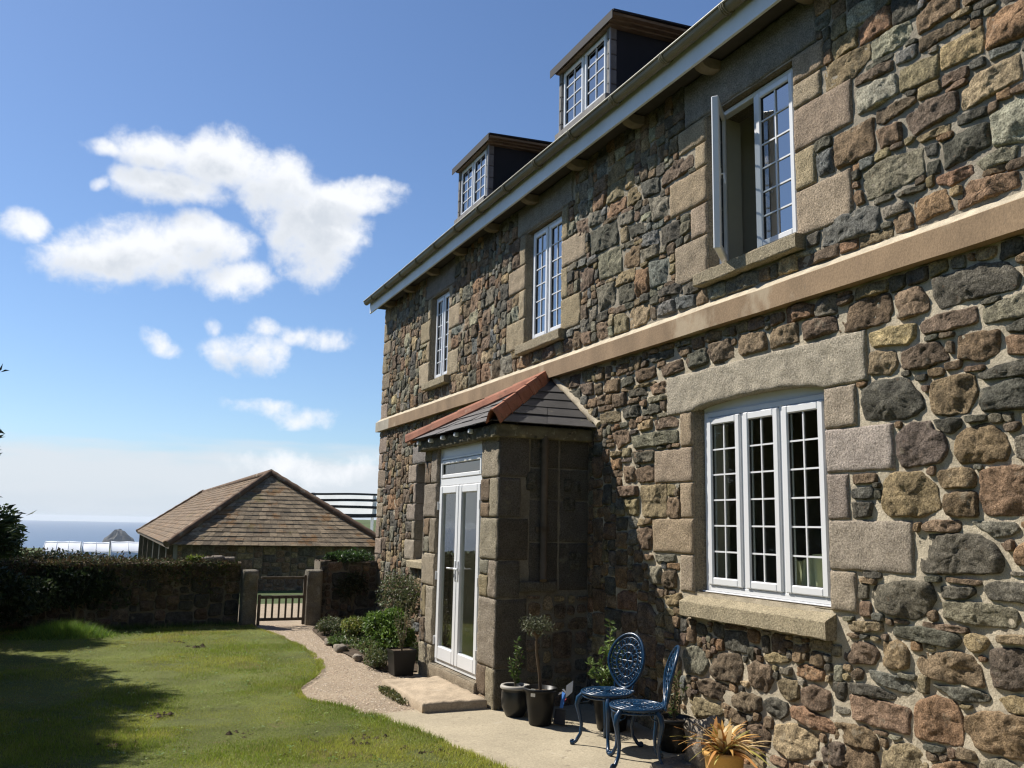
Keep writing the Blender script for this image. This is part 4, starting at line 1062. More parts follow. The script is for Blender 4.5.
w0, _ = window(WX, GW[0]+.028, GW[1]-.060, 1.178, 2.585, 3, 2, 6, name='window')
sill(4.44, 6.02, .975, 1.093, 1.172, w0, 61)
cs = MB(); cs.box((.045, GW[0]+.02, 1.166), (.13, GW[1]-.03, 1.1775), 0, b=.004); cs.build('sill_board', [M['white']], w0)
hp = MB(); ys = np.linspace(GW[0]+.006, GW[1]-.006, 24)
V = np.array([[(WX+.012, y, 2.586), (WX+.012, y, 2.615+float(arch_g(np.array(y))))] for y in ys]).reshape(-1, 3)
i = np.arange(23)[:, None]*2
hp.add(V, np.concatenate([i, i+1, i+3, i+2], 1), 0)
hp.build('head_panel', [M['white']], w0)

for k, o in enumerate(UW):
    wv, rects = window(WX, o[0]+.022, o[1]-.050, o[2]+.012, o[3]-.004, 2, 2, 6, skip=(1,) if k == 0 else (), glass='lead_glass', fwid=.04, sw=.05)
    sill(US[k][0]+.02, US[k][1]-.01, US[k][2], US[k][2]+.105, o[2]+.005, wv, 70+k, colr=(.40, .33, .215))
    if k == 0:
        # the open casement: hinged on its far side, swung outwards
        a, b, z0, z1 = rects[1]
        f = MB(); pn = MB(); sash(f, pn, 0, a-b, 0, z0, z1, 2, 6, .05)
        hd = MB(); hd.tube([(.058, a-b+.03, (z0+z1)/2-.02), (.085, a-b+.03, (z0+z1)/2-.02), (.092, a-b+.035, (z0+z1)/2-.10)], [.009, .01, .008], 8)
        hd.box((.057, a-b+.018, (z0+z1)/2-.055), (.064, a-b+.042, (z0+z1)/2+.03), 0, b=.003)
        Mx = Matrix.Translation((WX-.01, b, 0)) @ Matrix.Rotation(-R(46), 4, 'Z')
        for q in (f, pn, hd): q.xf(Mx)
        cz = f.build('open_casement', [M['white'], M['gasket']], house)
        pn.build('pane', [M['lead_glass']], cz); hd.build('handle', [M['white']], cz)
wv, _ = window(.2, GW2[0]+.005, GW2[1]-.005, GW2[2]+.012, GW2[3]-.004, 3, 2, 6)
sill(11.66, 13.12, 1.0, 1.10, 1.125, wv, 81)

# eaves: fascia, gutter, soffit, corbels
fa = MB(); fa.box((-.266, HY0-.1, 5.38), (-.238, HY1+.14, 5.575), 0, b=.003); fa.build('fascia', [M['fascia']], house)
so = MB(); so.box((-.2375, HY0-.1, 5.478), (.02, HY1+.1, 5.492), 0); so.build('soffit', [M['soffit']], house)
gt = MB(); a = np.linspace(0, np.pi, 11); gx, gz, gr = -.326, 5.598, .052
yy = np.linspace(HY0-.15, HY1+.17, 60)
ring = [(gx-gr*math.cos(t), gz-gr*1.25*math.sin(t)) for t in a]
ring = [(gx-gr-.008, gz+.002), (gx-gr-.008, gz-.01)]+ring+[(gx+gr-.004, gz-.002)]
ring += [(gx+(gr-.005)*math.cos(t), gz-(gr-.005)*1.25*math.sin(t)) for t in a]
V = np.array([[(x, y, z+.004*math.sin(y*.8)) for x, z in ring] for y in yy]).reshape(-1, 3); k = len(ring)
i = np.arange(len(yy)-1)[:, None]*k; j = np.arange(k)[None]
gt.add(V, np.stack([i+j, i+(j+1) % k, i+k+(j+1) % k, i+k+j], -1).reshape(-1, 4), 0, smooth=False)
for e in (0, len(yy)-1):
    c_ = np.array([[gx, yy[e], gz]]); rr = V[e*k:e*k+13]
    gt.add(np.vstack([rr, c_]), np.array([[q, q+1, 13] for q in range(12)]), 0)
for y in np.arange(.9, 15.3, .82):
    P = [(gx-(gr+.007)*math.cos(t), y, gz-(gr+.007)*1.25*math.sin(t)) for t in np.linspace(-.1, np.pi, 12)]
    for s_ in (-.02, .02):
        gt.tube([(p[0], y+s_, p[2]) for p in P], .007, 5)
    gt.tube([(p[0], y, p[2]) for p in P], .009, 6)
gt.tube([(gx-gr-.006, y, gz+.004*math.sin(y*.8)+.001) for y in yy], .0085, 6, 1)
gt.build('gutter', [M['gutter'], M['gutter_lip']], house)
for k in range(13):
    y = 1.02+1.13*k
    c_ = MB(); s_ = np.random.default_rng(800+k)
    P = [(0.02, 5.47), (-.225, 5.47), (-.225, 5.43), (-.19, 5.385), (-.13, 5.365), (-.06, 5.37), (0.02, 5.39)]
    ys = (y-.055, y-.042, y+.042, y+.055)
    V = np.array([[(x*(1 if 0 < q < 3 else .96), yv, (z-5.42)*(1 if 0 < q < 3 else .86)+5.42) for x, z in P] for q, yv in enumerate(ys)]).reshape(-1, 3); kk = len(P)
    i = np.arange(3)[:, None]*kk; j = np.arange(kk)[None]
    c_.add(V, np.stack([i+j, i+(j+1) % kk, i+kk+(j+1) % kk, i+kk+j], -1).reshape(-1, 4), 0, smooth=True)
    for e in (0, 3): c_.add(V[e*kk:(e+1)*kk], np.array([list(range(kk))]), 0)
    c_.build('corbel', [M['corbel']], house)

# main roof: slate courses
def slate_plane(mb, p0, p1, q1, q0, course=.22, wid=.28, base=(.10, .095, .095), var=.25, thick=.012, seed=1, mat=0, red=0.0):
    """courses of slates on the quad p0-p1 (eave) / q0-q1 (top)"""
    p0, p1, q0, q1 = (np.array(v, float) for v in (p0, p1, q0, q1))
    nrm = np.cross(p1-p0, (q0+q1)/2-(p0+p1)/2); nrm /= np.linalg.norm(nrm)
    if nrm[2] < 0: nrm = -nrm
    H = np.linalg.norm((q0+q1)/2-(p0+p1)/2); nc = max(1, int(round(H/course)))
    r = np.random.default_rng(seed); VV = []; FF = []; CC = []; n = 0
    for c in range(nc):
        t0, t1 = c/nc, min(1, (c+1.12)/nc)
        a0 = p0+(q0-p0)*t0; a1 = p1+(q1-p1)*t0; b0 = p0+(q0-p0)*t1; b1 = p1+(q1-p1)*t1
        L = np.linalg.norm(a1-a0)
        if L < 1e-3: continue
        k = max(1, int(round(L/wid))); s_ = np.linspace(0, 1, k+1)
        if k > 2: s_[1:-1] += ((c % 2)*.5-.25+r.uniform(-.1, .1, k-1))/k
        for i in range(k):
            u0, u1 = s_[i]+.004/L, s_[i+1]-.004/L
            th = thick*r.uniform(.8, 1.3); dz = r.uniform(-.004, .004)
            w0_ = a0+(a1-a0)*u0+nrm*(th+dz+.004); w1_ = a0+(a1-a0)*u1+nrm*(th+dz+.004)
            w2_ = b0+(b1-b0)*u1+nrm*.002; w3_ = b0+(b1-b0)*u0+nrm*.002
            VV += [w0_, w1_, w2_, w3_, w0_-nrm*th, w1_-nrm*th]
            FF += [[n, n+1, n+2, n+3], [n, n+4, n+5, n+1], [n, n+3, n+4, n+4], [n+1, n+5, n+2, n+2]]
            cc = np.array(base)*r.uniform(1-var, 1+var)
            if red and r.random() < red: cc = cc*np.array([1.5, .95, .75])
            CC += [cc]*6; n += 6
    VV = np.array(VV); FF = np.array(FF); q = FF[:, 2] != FF[:, 3]
    mb.add(VV, [FF[q], FF[~q][:, :3]], mat, np.array(CC))
    # boarding under the slates
    mb.add([p0, p1, q1, q0], np.array([[0, 1, 2, 3]]), mat, np.array(base)*.5)
PITCH_M = math.tan(R(39.0))
RX = HX1/2
def roof_z(x): return 5.60+(x+.32)*PITCH_M
rf = MB()
slate_plane(rf, (-.32, HY0-.12, roof_z(-.32)), (-.32, HY1+.16, roof_z(-.32)), (RX, HY1+.16, roof_z(RX)), (RX, HY0-.12, roof_z(RX)), .25, .3, (.13, .10, .09), .3, .014, 4)
slate_plane(rf, (HX1+.32, HY0-.12, roof_z(-.32)), (HX1+.32, HY1+.16, roof_z(-.32)), (RX, HY1+.16, roof_z(RX)), (RX, HY0-.12, roof_z(RX)), .25, .3, (.13, .10, .09), .3, .014, 5)
rf.tube([(RX, HY0-.12, roof_z(RX)+.02), (RX, HY1+.16, roof_z(RX)+.02)], .12, 10, 1)
# verge tiles along the far gable
for k in range(14):
    x = -.34+k*.28
    rf.box((x, HY1+.05, roof_z(x)+.008), (x+.29, HY1+.2, roof_z(x)+.03), 1, M=None)
rf.build('roof', [M['slate'], M['old_terracotta']], house)

# dormers
def dormer(y0, y1, seed):
    xf = .10; z0, z1 = 6.06, 6.90
    d = MB(); xb = 1.45
    for y in (y0, y1):        # cheeks, black cladding
        d.add([(xf, y, z0-.2), (xf, y, z1), (1.35, y, z1+.07), (1.35, y, roof_z(1.3)-.4), (.3, y, z0-.3)], np.array([[0, 1, 2, 3, 4]]), 0)
    d.add([(xf+.09, y0, z0-.2), (xf+.09, y1, z0-.2), (xf+.09, y1, z1), (xf+.09, y0, z1)], np.array([[0, 1, 2, 3]]), 0)
    for y, s_ in ((y0, 1), (y1, -1)):   # slate-hung corners
        for k in range(5):
            za = z0+(z1-z0)*k/5; zb = z0+(z1-z0)*(k+1)/5
            d.box((xf-.012+.004*(k % 2), y-.012*s_, za+.004), (xf+.085, y+.036*s_, zb-.003), 1, b=.006)
        d.tube([(xf+.0, y-.016*s_, z0-.05), (xf, y-.016*s_, z1)], .013, 6, 2)
    body = d.build('dormer', [M['dormer_black'], M['dormer_trim'], M['lead']], house)
    window(xf+.015, y0+.038, y1-.038, z0+.05, z1-.03, 2, 2, 4, glass='lead_glass', parent=body, fwid=.035, sw=.04, name='window')
    s_ = MB(); s_.box((xf-.06, y0-.03, z0-.035), (xf+.1, y1+.03, z0+.05), 0, b=.008)
    s_.add([(xf-.055, y0-.06, z0-.03), (xf-.055, y1+.06, z0-.03), (-.28, y1+.1, roof_z(-.28)+.035), (-.28, y0-.1, roof_z(-.28)+.035)], np.array([[0, 1, 2, 3]]), 1)
    s_.build('apron', [M['dormer_trim'], M['lead']], body)
    r_ = MB(); xo = xf-.05; zr = z1-.045; sl = .075
    o = .04
    for k, (dx, dz, dy) in enumerate(((.0, .0, .0), (-.008, .020, -.06), (-.016, .040, -.12))):
        e = o+.03+dy*-1
        zz = zr+dz
        V = []
        for (x, y) in ((xo+dx, y0-e), (1.6, y0-e), (1.6, y1+e*.4), (xo+dx, y1+e*.4)):
            V += [(x, y, zz+(x-xo)*sl*.6), (x, y, zz+.030+(x-xo)*sl*.6)]
        r_.add(V, np.array([[0, 2, 3, 1], [2, 4, 5, 3], [4, 6, 7, 5], [6, 0, 1, 7], [0, 6, 4, 2], [1, 3, 5, 7]]), 0)
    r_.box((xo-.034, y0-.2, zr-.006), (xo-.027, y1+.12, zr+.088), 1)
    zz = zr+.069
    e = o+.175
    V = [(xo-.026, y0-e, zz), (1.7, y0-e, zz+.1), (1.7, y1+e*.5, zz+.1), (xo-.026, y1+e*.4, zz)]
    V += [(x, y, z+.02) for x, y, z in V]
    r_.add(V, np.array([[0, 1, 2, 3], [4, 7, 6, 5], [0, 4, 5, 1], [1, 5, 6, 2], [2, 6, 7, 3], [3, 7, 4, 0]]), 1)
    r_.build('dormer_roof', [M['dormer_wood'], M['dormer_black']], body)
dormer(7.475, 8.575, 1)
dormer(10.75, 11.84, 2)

# ---- porch
PF = Frame((PX, 0, 0), (0, 1, 0), (0, 0, 1), (-1, 0, 0))
PS = Frame((0, PY0, 0), (-1, 0, 0), (0, 0, 1), (0, -1, 0))     # a runs out from the facade
PN = Frame((0, PY1, 0), (-1, 0, 0), (0, 0, 1), (0, 1, 0))
pw = MB(); PT = 2.55
grid_skin(pw, PF, [PY0, PY1, DOOR[0], DOOR[1]], [-.2, PT, DOOR[2], DOOR[3]], [(DOOR[0], DOOR[1], DOOR[2], DOOR[3])], 0, .004, 1)
for k, (z0, z1) in enumerate(zip((-.1, .36, .98, 1.33, 1.72, 2.1), (.36, .98, 1.33, 1.72, 2.1, PT))):
    r_ = np.random.default_rng(600+k)
    for side in (0, 1):
        y0, y1 = ((PY0, DOOR[0]) if side == 0 else (DOOR[1], PY1))
        split = r_.uniform(.45, .62) if k % 2 == side else None
        cA = gcol(610+k*2+side, (.36, .30, .20))
        if split is None:
            block(pw, PF, y0, y1, z0+.005, z1-.005, -.16, .016, cA, 2, 620+k*2+side)
        else:
            ym = y0+(y1-y0)*split
            block(pw, PF, y0, ym-.004, z0+.005, z1-.005, -.16, .016, cA, 2, 640+k*2+side)
            zz = (z0+z1)/2+r_.uniform(-.04, .04)
            for (za, zb, q) in ((z0, zz, 0), (zz, z1, 1)):
                block(pw, PF, ym+.006, y1-.001, za+.006, zb-.006, -.16, .014, np.array(SC['bkog'[(k+q) % 4]])*1.25, 2, 660+k*2+side+q*20)
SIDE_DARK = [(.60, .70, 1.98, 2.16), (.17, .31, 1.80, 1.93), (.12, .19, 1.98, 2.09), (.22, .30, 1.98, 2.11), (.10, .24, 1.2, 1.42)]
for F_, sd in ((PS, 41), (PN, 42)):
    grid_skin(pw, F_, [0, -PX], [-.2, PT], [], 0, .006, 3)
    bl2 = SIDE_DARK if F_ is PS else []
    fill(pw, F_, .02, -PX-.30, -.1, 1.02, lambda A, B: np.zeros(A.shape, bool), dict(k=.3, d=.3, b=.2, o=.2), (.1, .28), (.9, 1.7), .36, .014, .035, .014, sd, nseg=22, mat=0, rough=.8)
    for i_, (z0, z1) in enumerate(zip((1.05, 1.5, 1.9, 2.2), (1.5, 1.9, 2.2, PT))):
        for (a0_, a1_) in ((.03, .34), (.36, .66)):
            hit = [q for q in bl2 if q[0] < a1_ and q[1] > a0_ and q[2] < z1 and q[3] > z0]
            block(pw, F_, a0_, a1_, z0+.006, z1-.006, -.05, .011, gcol(700+i_*7+sd, (.125, .108, .08)), 2, 710+i_+sd, amp=.005)  # side granite far darker than the front: shade painted into its colour
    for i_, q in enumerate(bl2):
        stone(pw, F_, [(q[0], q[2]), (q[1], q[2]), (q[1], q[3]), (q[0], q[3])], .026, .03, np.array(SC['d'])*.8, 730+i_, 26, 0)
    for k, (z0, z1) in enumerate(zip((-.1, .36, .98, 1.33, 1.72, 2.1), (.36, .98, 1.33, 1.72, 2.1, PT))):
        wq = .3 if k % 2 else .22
        block(pw, F_, -PX-wq, -PX+.012, z0+.005, z1-.005, -.05, .014, gcol(740+k, (.15, .127, .092)), 2, 750+k+sd)  # corner blocks darkened on this face to carry its shade
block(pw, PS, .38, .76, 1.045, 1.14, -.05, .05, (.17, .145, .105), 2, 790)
for (y0, y1, z0, z1) in ((DOOR[0], DOOR[1], DOOR[2], DOOR[3]),):
    t = .2
    for V in ([(PX, y0-.003, z0), (PX+t, y0-.003, z0), (PX+t, y0-.003, z1), (PX, y0-.003, z1)], [(PX, y1+.003, z0), (PX+t, y1+.003, z0), (PX+t, y1+.003, z1), (PX, y1+.003, z1)],
              [(PX-.03, y0-.02, z0-.004), (PX+.9, y0-.02, z0-.004), (PX+.9, y1+.02, z0-.004), (PX-.03, y1+.02, z0-.004)]):
        pw.add(V, np.array([[0, 1, 2, 3]]), 3)
block(pw, PF, DOOR[0]-.02, DOOR[1]+.02, 0.02, DOOR[2]-.004, -.1, .035, (.36, .29, .20), 2, 795)
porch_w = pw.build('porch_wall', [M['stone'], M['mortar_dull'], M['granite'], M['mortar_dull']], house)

# french door: head panel, transom light, two leaves
f = MB(); pn = MB(); x = PX+.022; y0, y1, z0, z1 = DOOR[0]+.005, DOOR[1]-.005, DOOR[2]+.004, DOOR[3]-.004
f.box((x, y0, z0), (x+.07, y0+.05, z1), 0, b=.005); f.box((x, y1-.05, z0), (x+.07, y1, z1), 0, b=.005)
f.box((x+.004, y0+.049, 2.365), (x+.06, y1-.049, z1-.001), 0, b=.003)
f.box((x-.006, y0+.045, 2.345), (x+.062, y1-.045, 2.372), 0, b=.004)
f.box((x-.004, y0+.045, 2.065), (x+.068, y1-.045, 2.14), 0, b=.005)
f.box((x+.001, y0+.045, z0+.0005), (x+.069, y1-.045, z0+.045), 0, b=.005)
sash(f, pn, x-.012, y0+.053, y1-.053, 2.142, 2.343, 1, 1, .045)
ym = (y0+y1)/2
leafz = (z0+.047, 2.062)
for (a, b) in ((y0+.053, ym-.003), (ym+.003, y1-.053)):
    d_, sw = .06, .085
    f.box((x-.018, a, leafz[0]), (x-.018+d_, a+sw, leafz[1]), 0, b=.01); f.box((x-.018, b-sw, leafz[0]), (x-.018+d_, b, leafz[1]), 0, b=.01)
    f.box((x-.017, a+sw-.004, leafz[1]-sw), (x-.019+d_, b-sw+.004, leafz[1]-.001), 0, b=.01); f.box((x-.017, a+sw-.004, leafz[0]+.001), (x-.019+d_, b-sw+.004, leafz[0]+.14), 0, b=.01)
    pn.add([(x+.008, a+sw, leafz[0]+.14), (x+.008, a+sw, leafz[1]-sw), (x+.008, b-sw, leafz[1]-sw), (x+.008, b-sw, leafz[0]+.14)], np.array([[0, 1, 2, 3]]), 0)
for z in (.42, 1.1, 1.85):
    for y in (y0+.04, y1-.04): f.tube([(x-.022, y, z-.045), (x-.022, y, z+.045)], .013, 8, 0)
door = f.build('french_door', [M['white'], M['gasket']], house)
pn.build('pane', [M['door_glass']], door)
for y, s_ in ((ym-.04, -1), (ym+.04, 1)):
    h = MB(); h.box((x-.028, y-.014, 1.08), (x-.017, y+.014, 1.28), 0, b=.003)
    h.tube([(x-.028, y, 1.2), (x-.065, y, 1.2), (x-.068, y+.11*s_, 1.2)], .009, 8, 0)
    h.build('handle', [M['white']], door)
pin = MB()
for V in ([(-.02, PY0+.15, .18), (-.02, PY1-.15, .18), (-.02, PY1-.15, 2.5), (-.02, PY0+.15, 2.5)], [(PX+.15, PY0+.12, .18), (-.02, PY0+.12, .18), (-.02, PY0+.12, 2.5), (PX+.15, PY0+.12, 2.5)],
          [(PX+.15, PY1-.12, .18), (-.02, PY1-.12, .18), (-.02, PY1-.12, 2.5), (PX+.15, PY1-.12, 2.5)], [(PX+.1, PY0+.1, 2.51), (-.02, PY0+.1, 2.51), (-.02, PY1-.1, 2.51), (PX+.1, PY1-.1, 2.51)]):
    pin.add(V, np.array([[0, 1, 2, 3]]), 0)
pin.build('porch_lining', [M['plaster']], house)

# porch eaves, roof, hips
EX, EY0, EY1, EZ = -1.09, 7.525, 9.87, 2.605
pe = MB()
PEF = Frame((EX+.03, 0, 0), (0, 1, 0), (0, 0, 1), (-1, 0, 0)); PES = Frame((0, EY0+.03, 0), (-1, 0, 0), (0, 0, 1), (0, -1, 0)); PEN = Frame((0, EY1-.03, 0), (-1, 0, 0), (0, 0, 1), (0, 1, 0))
block(pe, PEF, EY0+.03, EY1-.03, 2.475, 2.595, -.12, 0, (1, 1, 1), 0, 801, .03, .012, .012)
block(pe, PES, .015, -EX-.03, 2.475, 2.595, -.12, 0, (1, 1, 1), 0, 802, .03, .012, .012)
block(pe, PEN, .015, -EX-.03, 2.475, 2.595, -.12, 0, (1, 1, 1), 0, 803, .03, .012, .012)
pe.build('porch_eaves', [M['moss_board']], house)
for y in np.linspace(8.15, 9.75, 5):
    t = MB(); t.box((EX-.012, y-.022, 2.545), (EX+.05, y+.022, 2.592), 0, b=.008); t.build('rafter_end', [M['fascia']], house)
AP = (-.055, 8.55, 3.235)
pr = MB()
c0, c1 = (EX-.03, EY0-.03, EZ), (EX-.03, EY1+.03, EZ)
wr, wl2 = (0.0, EY0-.03, EZ), (0.0, EY1+.03, EZ)
ap0 = (0.0, AP[1], AP[2]+.02)
slate_plane(pr, c0, c1, np.array(AP)+[0, .02, 0], np.array(AP)-[0, .02, 0], .20, .26, (.075, .069, .066), .18, .007, 21)
slate_plane(pr, c0, wr, np.array(ap0)-[0, .02, 0], np.array(AP)-[0, .02, 0], .225, .62, (.072, .068, .066), .15, .008, 22)
slate_plane(pr, c1, wl2, np.array(ap0)+[0, .02, 0], np.array(AP)+[0, .02, 0], .165, .24, (.085, .078, .074), .22, .013, 23)
pr.build('porch_roof', [M['slate']], house)
def hip(p, q, n, r0, name):
    h = MB(); p = np.array(p); q = np.array(q); D = (q-p)/n; ax = D/np.linalg.norm(D)
    side = np.cross(ax, [0, 0, 1]); side /= np.linalg.norm(side); upv = np.cross(side, ax)
    for k in range(n):
        a_ = p+D*k; b_ = p+D*(k+1.06)
        prof = [(-1.0, -.85), (-.5, .35), (-.16, .8), (.16, .8), (.5, .35), (1.0, -.85)]
        V = []
        for (P_, s_) in ((a_, 1.10), (b_, .93)):
            V += [P_+side*u*r0*s_+upv*v*r0*s_ for u, v in prof]+[P_+side*u*r0*s_*.93+upv*(v*r0*s_-.016) for u, v in prof]
        m = len(prof)
        F = []
        for u in range(m-1):
            F += [[u, u+1, 2*m+u+1, 2*m+u], [m+u, 3*m+u, 3*m+u+1, m+u+1], [u, m+u, m+u+1, u+1], [2*m+u, 2*m+u+1, 3*m+u+1, 3*m+u]]
        F += [[0, 2*m, 3*m, m], [m-1, 2*m-1, 4*m-1, 3*m-1]]
        h.add(V, np.array(F), 0)
    h.build(name, [M['terracotta']], house)
hip(np.array(c0)+[-.02, -.03, .045], np.array(AP)+[0, -.01, .05], 5, .068, 'hip_tiles')
hip(np.array(c1)+[-.04, .06, .03], np.array(AP)+[-.02, .02, .045], 5, .056, 'hip_tiles')
ff = MB()
for (e, ap) in ((wr, ap0), (wl2, ap0)):
    e = np.array(e)+[-.005, 0, .03]; ap = np.array(ap)+[-.005, 0, .03]
    t = np.linspace(0, 1, 14)[:, None]; P = e+(ap-e)*t
    P[:, 1] += -.04*np.sign(ap[1]-e[1])+.012*nz2(np.arange(14)*.9, np.zeros(14), 8)
    ff.tube(P, .038+.008*nz2(np.arange(14)*1.3, np.zeros(14), 4), 7, 0)
ff.build('flashing', [M['mortar']], house)
# downpipe on the porch side, with bracket and shoe
dp = MB(); px_, py_ = -.535, PY0-.055
dp.tube([(px_, py_, 2.5), (px_, py_, 1.19), (px_-.005, py_-.02, 1.15)], [.034, .034, .036], 12)
for z in (1.62, 1.63, 2.42): dp.tube([(px_, py_, z-.02), (px_, py_, z+.02)], .043, 12)
dp.box((px_-.07, PY0-.03, 1.6), (px_+.07, PY0+.02, 1.645), 0, b=.004); dp.box((px_-.06, PY0-.03, 2.4), (px_+.06, PY0+.02, 2.44), 0, b=.004)
dp.build('downpipe', [M['iron']], house)

# ------------------------------------------------------------------ ground, sea, paths
def smooth(t): t = np.clip(t, 0, 1); return t*t*(3-2*t)
def ground_z(x, y):
    x = np.asarray(x, float); y = np.asarray(y, float)
    z = -0.02-0.02*np.clip(y-15.4, 0, 90)
    z = z-44*smooth((y-105)/330)
    ang = (x+4.3)/np.maximum(y, 1)
    hill = smooth((ang-.10)/.12)*smooth((y-45)/70)
    z = z*(1-hill)+hill*(1.25+0.9*smooth((y-60)/120)+.35*nz2(x*.02, y*.02, 5))
    z = z-.02*smooth((y-16)/10)*(1+nz2(x*.3, y*.3, 3))
    return z
def axis(a, b, near0, near1, step, grow=1.35):
    v = list(np.arange(near0, near1+step*.5, step)); s = step; p = v[-1]
    while p < b: s *= grow; p += s; v.append(p)
    s = step; p = v[0]
    while p > a: s *= grow; p -= s; v.insert(0, p)
    return np.array(v)
gx_, gy_ = axis(-4000, 4000, -14, 14, .8), axis(-400, 700, -6, 60, .8, 1.12)
A_, B_ = np.meshgrid(gx_, gy_, indexing='ij')
g = MB(); p, q = A_.shape
i = np.arange(p-1)[:, None]*q; j = np.arange(q-1)[None]
g.add(np.stack([A_, B_, ground_z(A_, B_)], -1).reshape(-1, 3), np.stack([i+j, i+q+j, i+q+j+1, i+j+1], -1).reshape(-1, 4), 0, smooth=True)
tag(g.build('ground', [M['field']]), 'rough grass fields falling away to the sea', 'ground', kind='structure')
s_ = MB(); a = np.linspace(0, 2*np.pi, 160, endpoint=False)
V = [(0, 0, -45)]+[(r_*math.cos(t), r_*math.sin(t), -45) for r_ in (1500, 10200) for t in a]
F4 = [[1+k, 1+(k+1) % 160, 161+(k+1) % 160, 161+k] for k in range(160)]; F3 = [[0, 1+k, 1+(k+1) % 160] for k in range(160)]
s_.add(V, [np.array(F4), np.array(F3)], 0)
tag(s_.build('sea', [M['sea']]), 'calm blue sea along the horizon', 'sea', kind='structure')

LAWN_EDGE = [(-1.55, -3.0), (-1.55, 3.2), (-1.60, 4.9), (-1.74, 5.95), (-1.86, 6.63), (-2.0, 7.35), (-2.12, 7.85), (-2.36, 8.35), (-2.52, 8.72), (-2.46, 9.15), (-2.22, 9.6), (-2.0, 10.1),
             (-1.86, 10.7), (-1.80, 11.4), (-1.80, 12.2), (-1.86, 13.0), (-1.95, 13.8), (-2.06, 14.35), (-2.2, 14.85)]
LAWN_EDGE = np.array(LAWN_EDGE)
tt = np.linspace(0, 1, 160)
cum = np.concatenate([[0], np.cumsum(np.linalg.norm(np.diff(LAWN_EDGE, axis=0), axis=1))]); cum /= cum[-1]
LE = np.stack([np.interp(tt, cum, LAWN_EDGE[:, 0]), np.interp(tt, cum, LAWN_EDGE[:, 1])], -1)
for _ in range(3): LE[1:-1] = (LE[:-2]+LE[1:-1]*2+LE[2:])/4
LE[:, 0] += .025*nz2(LE[:, 1]*5, LE[:, 1]*0, 3)+.012*nz2(LE[:, 1]*17, LE[:, 1]*0, 4)
def edge_x(y): return np.interp(y, LE[:, 1], LE[:, 0])
lw = MB(); ys = np.linspace(-3, 14.88, 150); us = np.linspace(0, 1, 60)
Yg, Ug = np.meshgrid(ys, us, indexing='ij'); Xg = edge_x(Yg)+Ug**1.3*(-12.5-edge_x(Yg))
Zg = .022+.014*fbm2(Xg*1.1, Yg*1.1, 6, 3); Zg[:, 0] = .0
p, q = Xg.shape; i = np.arange(p-1)[:, None]*q; j = np.arange(q-1)[None]
lw.add(np.stack([Xg, Yg, Zg], -1).reshape(-1, 3), np.stack([i+j, i+j+1, i+q+j+1, i+q+j], -1).reshape(-1, 4), 0, smooth=True)
tag(lw.build('lawn', [M['turf']]), 'sunlit garden lawn with bare molehill patches', 'lawn', kind='structure')

def sheet(name, P, z, m, label, cat, zf=None):
    P = np.asarray(P, float); mb = MB()
    Z = np.full(len(P), z) if zf is None else zf(P[:, 0], P[:, 1])+z
    mb.add(np.column_stack([P, Z]), np.array([list(range(len(P)))]), 0)
    return tag(mb.build(name, [m]), label, cat, kind='structure')
sheet('patio', [(-2.12, -3), (0.02, -3), (0.02, 7.66), (-.99, 7.66), (-.99, 7.78), (-1.62, 7.9), (-2.15, 7.78), (-2.4, 7.3)], .006, M['concrete'], 'pale concrete patio beside the house', 'patio')
pth = MB(); ys = np.concatenate([np.linspace(7.3, 15.4, 40), np.linspace(15.6, 19.6, 12)])
for y in ys: pass
L_ = np.array([(-2.75 if y < 14.6 else -2.1-.0*(y-14.6)) if y < 15.4 else -2.1-(y-15.4)*.9 for y in ys]); R_ = np.array([(-.95 if y < 14.6 else -1.15) if y < 15.4 else -1.15+(y-15.4)*.5 for y in ys])
V = np.array([[(L_[k], y, float(ground_z(L_[k], y))+.022), (R_[k], y, float(ground_z(R_[k], y))+.022)] for k, y in enumerate(ys)]).reshape(-1, 3)
i = np.arange(len(ys)-1)[:, None]*2
pth.add(V, np.concatenate([i, i+1, i+3, i+2], 1), 0)
tag(pth.build('gravel_path', [M['gravel']]), 'pinkish gravel path curving from the patio to the gate', 'path', kind='structure')
sheet('flower_bed', [(-1.02, 9.83), (-.02, 9.83), (-.02, 14.86), (-1.0, 14.86), (-1.3, 13.9), (-1.4, 12.6), (-1.43, 11.8), (-1.4, 10.8), (-1.38, 10.2), (-1.33, 9.95)], .02, M['soil'], 'narrow soil bed along the house wall', 'flower bed')
sheet('wall_bed', [(-.0, 3.2), (-.0, 5.6), (-.34, 5.55), (-.5, 5.2), (-.52, 4.4), (-.36, 3.6)], .014, M['soil'], 'strip of dark soil at the foot of the wall', 'soil')

# loose gravel
r = np.random.default_rng(51); n = 9000
Y_ = r.uniform(7.8, 14.8, n); X_ = edge_x(Y_)+r.uniform(-.02, 1, n)*(-1.15-edge_x(Y_))
ok = ~((X_ > -1.64) & (Y_ < 9.0)); X_, Y_ = X_[ok], Y_[ok]; n = len(X_)
s3 = r.uniform(.004, .013, (n, 1, 1))*np.array([1, 1, .6])[None, None]
octa = np.array([(1, 0, 0), (0, 1, 0), (-1, 0, 0), (0, -1, 0), (0, 0, 1)], float)
th = r.uniform(0, 6.28, n); c_, s2 = np.cos(th), np.sin(th)
O = octa[None]*s3*r.uniform(.7, 1.3, (n, 5, 1)); O = np.stack([O[..., 0]*c_[:, None]-O[..., 1]*s2[:, None], O[..., 0]*s2[:, None]+O[..., 1]*c_[:, None], O[..., 2]], -1)
V = (O+np.stack([X_, Y_, np.full(n, .004)], -1)[:, None]).reshape(-1, 3)
F = (np.array([[0, 1, 4], [1, 2, 4], [2, 3, 4], [3, 0, 4]])[None]+np.arange(n)[:, None, None]*5).reshape(-1, 3)
